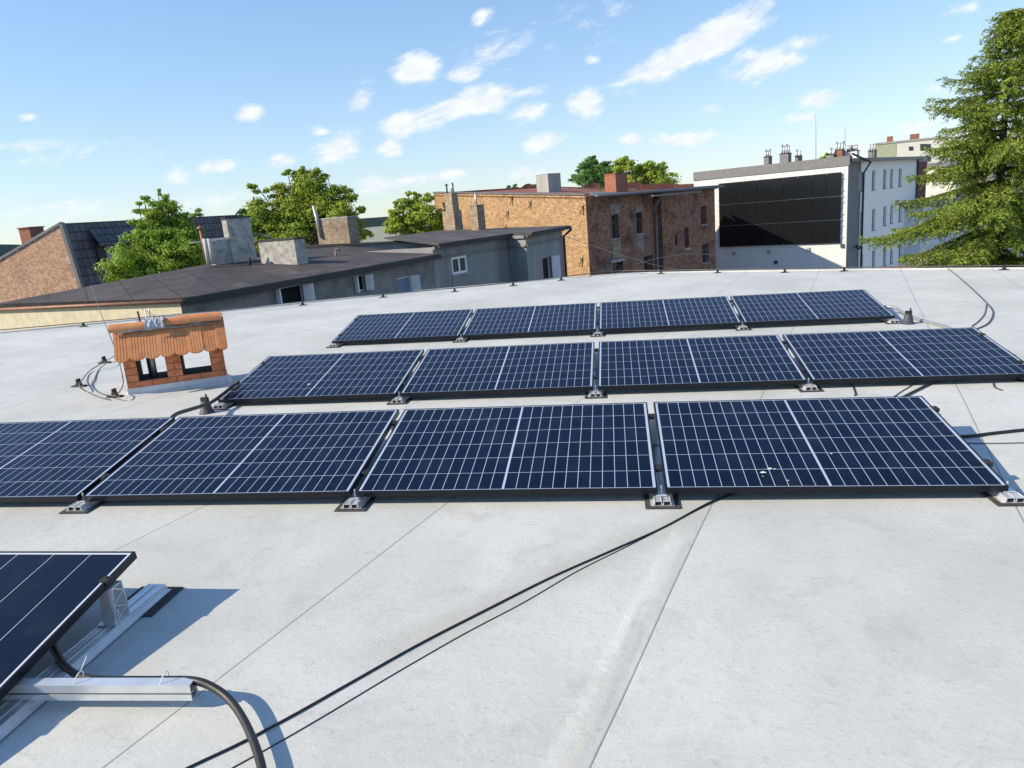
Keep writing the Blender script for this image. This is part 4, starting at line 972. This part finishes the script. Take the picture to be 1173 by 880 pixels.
# parapet band and roof
mb = MB(); a, b_ = V0, V1+eV*.1; zt0, zt1 = D(797, 195, 60).z, D(969, 183, 52.6).z; zt = (zt0+zt1)/2
wallp = [a+nV*.06, b_+nV*.06, b_+bV*.5, a+bV*.5]
mb.hexa([p+Vector((0,0,zV-.0)) for p in wallp], [p+Vector((0,0,zt)) for p in wallp]); mb.build('parapet_band', M['greyband'], wb_)
mb = MB(); oS = nx(sE,S_e)*.55
slab(mb, [V1+eV*.3+nV*.1+Vector((0,0,zV+.42)), sE+oS+Vector((0,0,zV+.42)), S_e+oS+eS*.8+Vector((0,0,zV+.42)), S_e-eV*18+Vector((0,0,zV+.5)), V0+bV*14+Vector((0,0,zV+.5)), V0+bV*.6+Vector((0,0,zV+.5)), V1+bV*.6+Vector((0,0,zV+.5))], .22); mb.build('roof', M['sheet'], wb_)
mb = MB(); nS = nx(sE,S_e); mb.tube([V1+eV*.3+nV*.15+Vector((0,0,zt+.1)), sE+nS*.6+Vector((0,0,zV+.1)), sE+nS*.15+Vector((0,0,zV-.6)), sE+nS*.15+Vector((0,0,ZG))], .075, 8)
p = S_e-eS*.5+nS*.12; mb.tube([p+Vector((0,0,zV+.2)), p+Vector((0,0,ZG))], .075, 8); mb.build('downpipe', M['fascia'], wb_, True)
# wall panels: three tiers, each sheet a part
sA, zTop = hit(824, 212, V0, V1); sB, zT2 = hit(965, 195, V0, V1); _, zB1 = hit(825, 285, V0, V1); _, zB2 = hit(965, 276, V0, V1)
zT_, zB_ = (zTop+zT2)/2, (zB1+zB2)/2; ncol = 9; pwid = (sB-sA)/ncol; ph_ = (zT_-zB_)/3
for r_ in range(3):
    for c_i in range(ncol):
        s0, s1 = sA+c_i*pwid+.012, sA+(c_i+1)*pwid-.012; z1_ = zT_-r_*ph_-.014; z0_ = zT_-(r_+1)*ph_+.014
        q = [V0+eV*s0+nV*.16, V0+eV*s1+nV*.16, V0+eV*s1+nV*.12, V0+eV*s0+nV*.12]
        mb = MB(); mb.hexa([p+Vector((0,0,z0_)) for p in q], [p+Vector((0,0,z1_)) for p in q]); mb.build('wall_panel', M['wallpv'], wb_)
mb = MB()
for r_ in (1, 2):
    z_ = zT_-r_*ph_; mb.beam(V0+eV*(sA-.15)+nV*.1+Vector((0,0,z_)), V0+eV*(sB+.1)+nV*.1+Vector((0,0,z_)), .05, .05)
for r_ in range(4):
    for f in (.25, .75):
        if r_ == 3: continue
        z_ = zT_-r_*ph_-ph_*f; mb.beam(V0+eV*(sA-.12)+nV*.07+Vector((0,0,z_)), V0+eV*(sB+.12)+nV*.07+Vector((0,0,z_)), .08, .04)
mb.build('panel_rail', M['alu'], wb_)
for (x_, y_) in ((841,290),(881,288),(889,300),(926,285),(965,281)):
    s_, z_ = hit(x_, y_, V0, V1); p = V0+eV*s_+nV*.06; mb = MB(); mb.hexa([p+eV*-.12+nV*.06+Vector((0,0,z_-.15)), p+eV*.12+nV*.06+Vector((0,0,z_-.15)), p+eV*.12-nV*.058+Vector((0,0,z_-.15)), p-eV*.12-nV*.058+Vector((0,0,z_-.15))], [p+eV*-.12+nV*.03+Vector((0,0,z_+.1)), p+eV*.12+nV*.03+Vector((0,0,z_+.1)), p+eV*.12-nV*.058+Vector((0,0,z_+.1)), p-eV*.12-nV*.058+Vector((0,0,z_+.1))]); mb.build('junction_box', M['grey_plast' if y_ < 282 or y_ > 295 else 'conc'], wb_)
s_, z_ = hit(978, 282, V1, sE); mb = MB(); p = V1+(sE-V1).normalized()*s_+nx(V1,sE)*.15; mb.tube([p+Vector((0,0,z_)), p+nx(V1,sE)*.3+Vector((0,0,z_-.15))], [.10,.16], 10); mb.build('wall_lamp', M['rubber'], wb_, True)
# chimneys with pipes on the white building
def ventstack(px0, px1, pyT, pyB, d, n, hpx, m='greyband', cowl=True):
    pm = px0+(px1-px0)*.6
    o, tp = chim(wb_, px0, pm, px1, pyT, pyB, d, -eV, bV, m, True, 'fascia', w=((px1-px0)/F*d*.75, .8), over=.05, drop=.4, name='vent_stack')
    wid = (px1-px0)/F*d*.6
    for k in range(n):
        off = (k-(n-1)/2)*wid/max(1, n-1) if n > 1 else 0
        pipe(o, tp+eV*off, hpx/F*d, .07, 'alu_dull', 'pipe', cowl=cowl and k % 2 == 0)
ventstack(876, 883.5, 180, 188, 60, 3, 7); ventstack(895, 908, 176, 186, 59, 4, 9); ventstack(911.5, 918, 179, 185, 60, 2, 6)
ventstack(951, 957, 177, 184, 60, 2, 6); ventstack(958, 969, 172, 184, 60, 3, 8, 'redchim'); ventstack(971, 988, 173, 185, 60, 7, 7, 'whitewall', False); ventstack(996, 1005, 173, 184, 61, 3, 8, cowl=False)
for (x_, yt, yb) in ((934.5, 132, 186), (968, 144, 175)):
    a, b_ = D(x_, yb, 60), D(x_, yt, 60); mb = MB(); mb.tube([a, b_], [.045,.02], 6); mb.build('antenna', M['alu_dull'], wb_)

# ---- far right buildings
def block(name, label, pxL, pxM, pxR, pyT, d, m, wl, wr, eLn, eRn, cat='building', roofm=None, roofh=.3, zb=ZG):
    c = xyd(pxM, d); z = D(pxM, pyT, d).z; r = empty(name, (c.x, c.y, zb), label, cat); mid = Vector((c.x, c.y, z))
    wl = along(mid, eLn, pxL) if wl is None else wl; wr = along(mid, eRn, pxR) if wr is None else wr
    ring_ = [c, c+eRn*wr, c+eRn*wr+eLn*wl, c+eLn*wl]; mb = MB(); mb.hexa([p+Vector((0,0,zb)) for p in ring_], [p+Vector((0,0,z)) for p in ring_]); mb.build('wall', M[m], r)
    if roofm:
        cc = (ring_[0]+ring_[2])/2; r2 = [cc+(p-cc)*1.03 for p in ring_]; mb = MB(); mb.hexa([p+Vector((0,0,z+.002)) for p in r2], [p+Vector((0,0,z+roofh)) for p in r2]); mb.build('roof', M[roofm], r)
    return r, c, z
block('brown_house', 'narrow brown red house end wall right of the white building', 1042, 1045, 1053, 187, 70, 'brownred', 3, 4, -eV, eS, roofm='sheet')
rB, cB, zB = block('pale_blue_house', 'pale blue grey house wall partly behind the spruce', 1050, 1053, 1120, 238, 62, 'bluewall', 6, 14, -eV, Vector((.85,.5,0)).normalized(), roofm='sheet')
rA, cA, zA = block('apartment_block', 'distant cream apartment block with olive end and red chimneys', 1005, 1075, 1100, 160, 130, 'apart', 11, 10, Vector((-.98,.2,0)), Vector((.3,.95,0)), roofm='conc')
eA = Vector((-.98,.2,0)); nA = Vector((-.2,-.98,0))
mb = MB(); q = [cA+eA*10.9+nA*.05, cA+eA*7.6+nA*.05, cA+eA*7.6+nA*.003, cA+eA*10.9+nA*.003]; mb.hexa([p+Vector((0,0,ZG)) for p in q], [p+Vector((0,0,zA-.1)) for p in q]); mb.build('olive_panel', M['apartg'], rA)
for (x0, x1, y0, y1) in ((1041,1046,168,172.5),(1054,1066,165,172.5),(1054,1066,179,185)):
    def H(x_, y_):
        d_ = dirg(x_, y_); t_ = (cA-EYE).xy.dot(nA.xy)/d_.xy.dot(nA.xy); return EYE+d_*t_
    a, b_, c, d_ = H(x0,y1), H(x1,y1), H(x1,y0), H(x0,y0); mb = MB(); mb.hexa([a+nA*.06, b_+nA*.06, b_+nA*.003, a+nA*.003], [d_+nA*.06, c+nA*.06, c+nA*.003, d_+nA*.003]); mb.build('window', M['glass'], rA)
chim(rA, 1019, 1023, 1026, 156, 162, 131, eA, Vector((.3,.95,0)), 'redchim', False, w=(1,1), drop=1); chim(rA, 1046, 1053, 1055, 153, 160, 131, eA, Vector((.3,.95,0)), 'redchim', False, w=(1.5,1), drop=1)
block('far_house', 'distant cream house with a grey roof behind the spruce', 1056, 1090, 1130, 190, 100, 'apart', 5, 12, -eV, Vector((.6,.8,0)), roofm='sheet', roofh=.6)
block('orange_house', 'distant orange rendered house seen through the spruce', 1108, 1118, 1150, 142, 85, 'orange', 1.6, 2.2, -eV, Vector((.6,.8,0)), roofm='sheet', roofh=.4)
# low red tiled roof just beyond the edge
r = empty('red_roof_shed', tuple(xyd(1040, 24)+Vector((0,0,ZG))), 'low outbuilding with a red tiled roof left of the spruce', 'outbuilding')
a, b_, c, d_ = D(992, 309.5, 26), D(1066, 299.5, 28), D(1085, 306, 23), D(1010, 319, 21)
mb = MB(); slab(mb, [a, b_, c, d_], .12); mb.build('roof', M['redtile'], r)
mb = MB(); cc = (a+b_+c+d_)/4; rr_ = [cc+(p-cc)*.9 for p in (d_, c, b_, a)]; mb.hexa([Vector((p.x,p.y,ZG)) for p in rr_], [p-Vector((0,0,.15)) for p in rr_]); mb.build('wall', M['grey_render2'], r)

# ---- brick gable house on the left
pk = D(70, 257.5, 36); rg = D(292, 246, 52); eG = Vector((rg.x-pk.x, rg.y-pk.y, 0)).normalized(); fG = Vector((eG.y, -eG.x, 0))
rg = Vector((rg.x, rg.y, pk.z))
bh = empty('gable_house', (pk.x, pk.y, ZG), 'orange brick gable house with dark tiled roof beyond the cream wall', 'house')
def onG(px, py):                              # gable plane through the peak, along fG
    n = -eG; d = dirg(px, py); t_ = (pk-EYE).dot(n)/d.dot(n); return EYE+d*t_
g1, g2 = onG(93, 331), onG(-60, 334)
mb = MB(); lf = [Vector((g2.x,g2.y,ZG)), Vector((g1.x,g1.y,ZG)), g1, pk, g2]; mb.face(lf)
bk2 = eG*((rg-pk).length)
mb.face([p+bk2 for p in lf][::-1]); mb.face([lf[1], lf[1]+bk2, g1+bk2, g1]); mb.face([lf[0]+bk2, lf[0], g2, g2+bk2]); mb.build('brick_wall', M['obrick'], bh)
mb = MB(); o_ = -eG*.03+Vector((0,0,.06)); slab(mb, [pk+o_, g1+o_, g1+bk2+o_, rg+o_], .12); slab(mb, [pk+o_, rg+o_, g2+bk2+o_, g2+o_], .12); mb.build('roof', M['slate'], bh)
mb = MB(); mb.beam(pk+o_*1.3+eG*.1, g1+o_*1.3+eG*.1, .22, .2); mb.beam(pk+o_*1.3+eG*.1, g2+o_*1.3+eG*.1, .22, .12); mb.build('verge', M['sheet'], bh)
chim(bh, 27, 38, 48, 261, 282, 38, -fG, eG, 'redchim', True, 'redchim', w=(.7,.9), over=.07, drop=2)
# dormer: shed roof out of the steep slope
sv = (g1-pk); su = sv.normalized(); nS_ = eG.cross(su); nS_ = nS_ if nS_.dot(fG) > 0 else -nS_
def RP(u, v, h=0): return pk+eG*u+sv*v+Vector((0,0,0))+fG*h
dm0, dm1 = 1.6, 5.6
tA, tB = RP(dm0, .10), RP(dm1, .10); bA_, bB_ = RP(dm0, .72), RP(dm1, .72)
fo = fG*1.0
zA_ = RP(dm0, .34).z
fa = Vector((bA_.x, bA_.y, 0))+fG*.1; fb_ = Vector((bB_.x, bB_.y, 0))+fG*.1
mb = MB(); f1a, f1b = fa+Vector((0,0,zA_)), fb_+Vector((0,0,zA_))
mb.face([fa+Vector((0,0,bA_.z)), fb_+Vector((0,0,bB_.z)), f1b, f1a]); mb.face([bA_, fa+Vector((0,0,bA_.z)), f1a, tA][::-1]); mb.face([bB_, fb_+Vector((0,0,bB_.z)), f1b, tB]); dmr = mb.build('dormer', M['fascia'], bh)
mb = MB(); slab(mb, [tA+Vector((0,0,.1)), tB+Vector((0,0,.1)), f1b+fG*.3+eG*.1, f1a+fG*.3-eG*.1], .1); mb.build('dormer_roof', M['slate'], dmr)
mb = MB(); w0, w1 = fa+eG*.5+fG*.03, fa+eG*1.3+fG*.03; mb.hexa([w0+Vector((0,0,bA_.z+.3)), w1+Vector((0,0,bA_.z+.3)), w1-fG*.02+Vector((0,0,bA_.z+.3)), w0-fG*.02+Vector((0,0,bA_.z+.3))], [w0+Vector((0,0,zA_-.15)), w1+Vector((0,0,zA_-.15)), w1-fG*.02+Vector((0,0,zA_-.15)), w0-fG*.02+Vector((0,0,zA_-.15))]); mb.build('dormer_window', M['paneshade'], dmr)
# small dark spire behind the maple
r = empty('church_spire', tuple(xyd(289, 90)+Vector((0,0,ZG))), 'thin dark spire tip left of the maple', 'spire')
a = D(290, 224, 90); mb = MB(); b0 = Vector((a.x, a.y, ZG)); mb.hexa([b0+Vector((-.9,-.9,0)), b0+Vector((.9,-.9,0)), b0+Vector((.9,.9,0)), b0+Vector((-.9,.9,0))], [Vector((a.x+i, a.y+j, D(290,262,90).z)) for i, j in ((-.9,-.9),(.9,-.9),(.9,.9),(-.9,.9))]); mb.build('tower', M['conc'], r)
mb = MB(); zb = D(290,262,90).z; k = len(mb.v); mb.v += [Vector((a.x+i, a.y+j, zb+.002)) for i, j in ((-.95,-.95),(.95,-.95),(.95,.95),(-.95,.95))]+[a]; mb.f += [(0,1,4),(1,2,4),(2,3,4),(3,0,4),(3,2,1,0)]; mb.build('spire_roof', M['fascia'], r)

# ------------------------------------------------------------------ trees
def quads(name, mat_, C, A, B, parent):       # centre, half axis a, half axis b
    n = len(C); V = np.empty((n*4, 3)); V[0::4] = C-A-B*.45; V[1::4] = C+A*.15-B; V[2::4] = C+A+B*.25; V[3::4] = C-A*.1+B
    off = np.array(OFF[parent]); V -= off
    me = bpy.data.meshes.new(name); me.vertices.add(n*4); me.vertices.foreach_set('co', V.ravel()); me.loops.add(n*4); me.loops.foreach_set('vertex_index', np.arange(n*4))
    me.polygons.add(n); me.polygons.foreach_set('loop_start', np.arange(0, n*4, 4)); me.polygons.foreach_set('loop_total', np.full(n, 4)); me.update(); me.validate()
    me.materials.append(mat_); o = bpy.data.objects.new(name, me); COL.objects.link(o); o.parent = parent; return o
def unit(n):
    v = RNG.normal(size=(n, 3)); return v/np.linalg.norm(v, axis=1)[:, None]
def tree(name, label, px, pyb, d, clumps, leaf, n, mat_, spread=.5, trunk=.22):
    """clumps: (px, py, radius px); filled with sub-clumps of leaves"""
    base = xyd(px, d); base.z = ZG; r = empty(name, tuple(base), label, 'tree')
    P = []; w = []
    for (x_, y_, rr) in clumps:
        rad = rr/F*d; c = D(x_, y_, d)+Vector((0,0,0)); P.append((c, rad)); w.append(rad**2)
    w = np.array(w)/sum(w)
    tops = []
    Cs, As, Bs = [], [], []
    tm = MB(); hub = D(px, max(c[1] for c in clumps)+6, d); hub.x, hub.y = base.x, base.y
    tm.tube([base, base.lerp(hub, .5)+Vector((.15,.1,0)), hub], [trunk*1.3, trunk, trunk*.75], 10)
    for (c, rad), wi in zip(P, w):
        dy = random.uniform(-.5, .5)*rad*1.4; c = c+Vector((0, dy, 0))
        tm.tube([hub-Vector((0,0,.3)), hub.lerp(c, .5)+Vector((random.uniform(-.2,.2), 0, .15)), c+Vector((0,0,rad*.3))], [trunk*.5, trunk*.28, trunk*.06], 6)
        m_ = max(4, int(22*(rad/.9)**2)) ; sub = unit(m_); sr = RNG.uniform(.3, 1.0, m_)[:, None]; subc = np.array(c)+sub*sr*rad*np.array([1, 1, .9])
        nl = int(n*wi/m_)+1
        for s in subc:
            q = unit(nl); rl = np.abs(RNG.normal(.55, .32, nl))[:, None]; rs = rad*RNG.uniform(.3, .62)
            pts = s+q*rl*rs*np.array([1.15, 1.15, .62]); Cs.append(pts)
            outw = q*.9+(s-np.array(c))/rad*.5+unit(nl)*.7+np.array([0,0,.35]); outw /= np.linalg.norm(outw, axis=1)[:, None]
            a_ = np.cross(outw, unit(nl)); a_ /= np.linalg.norm(a_, axis=1)[:, None]+1e-9; b2 = np.cross(outw, a_)
            sz = leaf*RNG.uniform(.6, 1.25, nl)[:, None]; As.append(a_*sz); Bs.append(b2*sz*.7)
        if random.random() < .9:
            tm.tube([c, c+Vector(tuple(sub[0]*rad*.8))], [trunk*.1, trunk*.03], 5)
    tm.build('trunk', M['bark'], r, True)
    quads('crown', mat_, np.concatenate(Cs), np.concatenate(As), np.concatenate(Bs), r)
    return r
tree('linden_tree', 'bushy bright green tree behind the black roof at the left', 178, 330, 33,
     [(150,302,24),(178,300,26),(205,292,24),(165,276,22),(190,270,24),(212,272,18),(172,252,17),(192,248,17),(180,240,12),(157,240,10),(162,229,7),(186,231,9),(180,221,5),(205,256,12),(140,290,14),(135,309,10),(224,288,13),(222,245,7),(154,256,11),(208,308,18),(150,318,14),(180,320,16),(198,235,7),(128,288,5),(229,300,10)], .052, 70000, M['leaf'])
tree('maple_tree', 'broad yellow green maple behind the plastered chimneys', 350, 300, 42,
     [(310,250,22),(330,235,24),(355,225,26),(375,240,24),(350,250,26),(318,218,13),(340,205,15),(362,205,13),(300,236,14),(296,215,8),(385,222,13),(395,245,16),(408,257,13),(403,226,9),(320,264,18),(292,262,13),(420,263,8),(380,262,20),(350,196,7),(329,198,6),(283,243,7),(398,218,6),(413,240,7),(302,276,14),(340,272,18),(416,270,8),(425,268,5)], .068, 72000, M['leaf2'])
tree('poplar_tree', 'small yellow green tree between the brick chimneys', 475, 290, 48,
     [(460,250,15),(475,240,15),(492,246,14),(478,256,15),(460,232,9),(475,226,8),(490,230,8),(502,244,9),(505,258,11),(450,244,8),(448,260,10),(462,264,14),(494,262,13),(468,221,4),(452,234,5)], .07, 32000, M['leaf3'])
tree('ash_tree', 'dark green round tree behind the brick roof, left of the pair', 680, 230, 75,
     [(675,193,12),(686,198,13),(672,204,12),(690,207,12),(668,188,7),(680,183,6),(694,190,7),(700,200,10),(660,205,7),(705,210,9),(662,196,5),(680,214,12)], .10, 22000, M['leaf4'])
tree('willow_tree', 'light green tree with two crowns behind the red chimney', 735, 230, 74,
     [(712,188,9),(722,192,9),(706,194,7),(717,181,5),(740,200,13),(755,200,12),(745,191,8),(730,205,12),(765,206,10),(748,209,14),(772,212,5),(758,191,6),(722,207,12),(735,192,6),(712,203,9)], .10, 28000, M['leaf3'])
tree('garden_tree', 'tuft of dark foliage behind the plaster chimney', 279, 300, 50, [(276,240,5),(283,246,8),(275,250,7)], .1, 1500, M['leaf4'])
tree('park_tree', 'tiny treetop above the red parapet', 608, 240, 80, [(613,213,4),(590,213,3),(607,216,5),(582,216,4)], .14, 900, M['leaf4'])
tree('roof_side_tree', 'tiny treetop behind the white building roof', 945, 220, 90, [(945,180,5),(941,183,4),(949,183,4)], .14, 700, M['leaf3'])

# spruce
def spruce(px, pyTop, pyB, d):
    top = D(px, pyTop, d); base = Vector((top.x, top.y, ZG)); r = empty('spruce_tree', tuple(base), 'tall spruce with layered branches at the right picture edge', 'tree')
    tm = MB(); tm.tube([base, Vector((top.x, top.y, -3)), Vector((top.x, top.y, (top.z-3)/2+.5)), top], [.26, .19, .10, .012], 10)
    zlow = D(px, pyB, d).z-1.6; Cs, As, Bs = [], [], []
    z = top.z-.1; k = 0; jobs = []
    while z > zlow:
        f = (top.z-z)/(top.z-D(px, 285, d).z)          # 0 at tip, 1 at the roof line
        Lb = 3.35*min(f, 1.15)**.80+.16
        nb = random.choice((6, 7, 8))+int(1.5*min(1, f)); a0 = random.uniform(0, 6.28)
        for b in range(nb):
            az = a0+2*math.pi*b/nb+random.uniform(-.3, .3); jobs.append((z, az, Lb*random.choice((.45, .6, .72, .85, 1, 1.15))*random.uniform(.9, 1.08), f))
        z -= random.uniform(.23, .40)*(.5+.7*min(1, f))
    az0 = math.atan2(-GR.y, -GR.x)
    for (py_, L_, da) in ((268, 2.85, .1), (283, 2.7, -.35), (292, 2.4, .3), (205, 2.85, -.1), (232, 2.2, .25), (152, 2.25, .1), (118, 1.55, -.2), (78, 1.25, .15)):
        zz = D(px, py_, d).z; jobs.append((zz, az0+da, L_, (top.z-zz)/(top.z-D(px, 285, d).z)))
    if True:
        for (z, az, L, f) in jobs:
            dr = Vector((math.cos(az), math.sin(az), 0)); up_ = .35-.55*min(f, 1)+random.uniform(-.1,.1)
            pts = []
            for s in range(9):
                u = s/8; pts.append(Vector((top.x, top.y, z))+dr*(L*u)+Vector((0,0,L*(up_*u-.62*u*u+.50*u**3))))
            tm.tube([pts[0], pts[3], pts[6], pts[8]], [.035*(.3+f*.7), .022*(.3+f*.7), .012, .004], 5)
            side = dr.cross(Vector((0,0,1)))
            ntw = max(8, int(L*15))
            for t_ in range(ntw):
                u = .12+.88*(t_+random.random())/ntw; i = min(7, int(u*8)); p = pts[i].lerp(pts[i+1], u*8-i)
                for sg in (-1, 1):
                    tl = (.17+.50*L*.38*(1-u)**.7)*random.uniform(.7, 1.25); td = (dr*.75+side*sg*random.uniform(.6, 1.1)+Vector((0,0,random.uniform(-.95,.1)))).normalized()
                    nn2 = max(5, int(tl/.015)); us = (np.arange(nn2)+.5)/nn2
                    c = np.array(p)+np.outer(us*tl, np.array(td))+np.outer(us*us*tl, [0,0,-.3])+RNG.normal(size=(nn2,3))*.014
                    # short needle tufts on both sides of the twig
                    rnd = unit(nn2); ax = np.array(td)*.75+rnd*.7; ax /= np.linalg.norm(ax, axis=1)[:, None]
                    bx = np.cross(ax, unit(nn2)); bx /= np.linalg.norm(bx, axis=1)[:, None]+1e-9
                    sz = RNG.uniform(.035, .06, nn2)[:, None]; Cs.append(c+ax*sz*.6); As.append(ax*sz*1.1); Bs.append(bx*sz*.22)
    tm.build('trunk', M['bark'], r, True)
    print('spruce blades', sum(len(c) for c in Cs))
    quads('crown', M['needle'], np.concatenate(Cs), np.concatenate(As), np.concatenate(Bs), r)
spruce(1160, 10, 300, 19.5)

# ------------------------------------------------------------------ lean everything on the deck with the deck
bpy.context.view_layer.update()
for o in DECK: o.matrix_world = T @ o.matrix_world
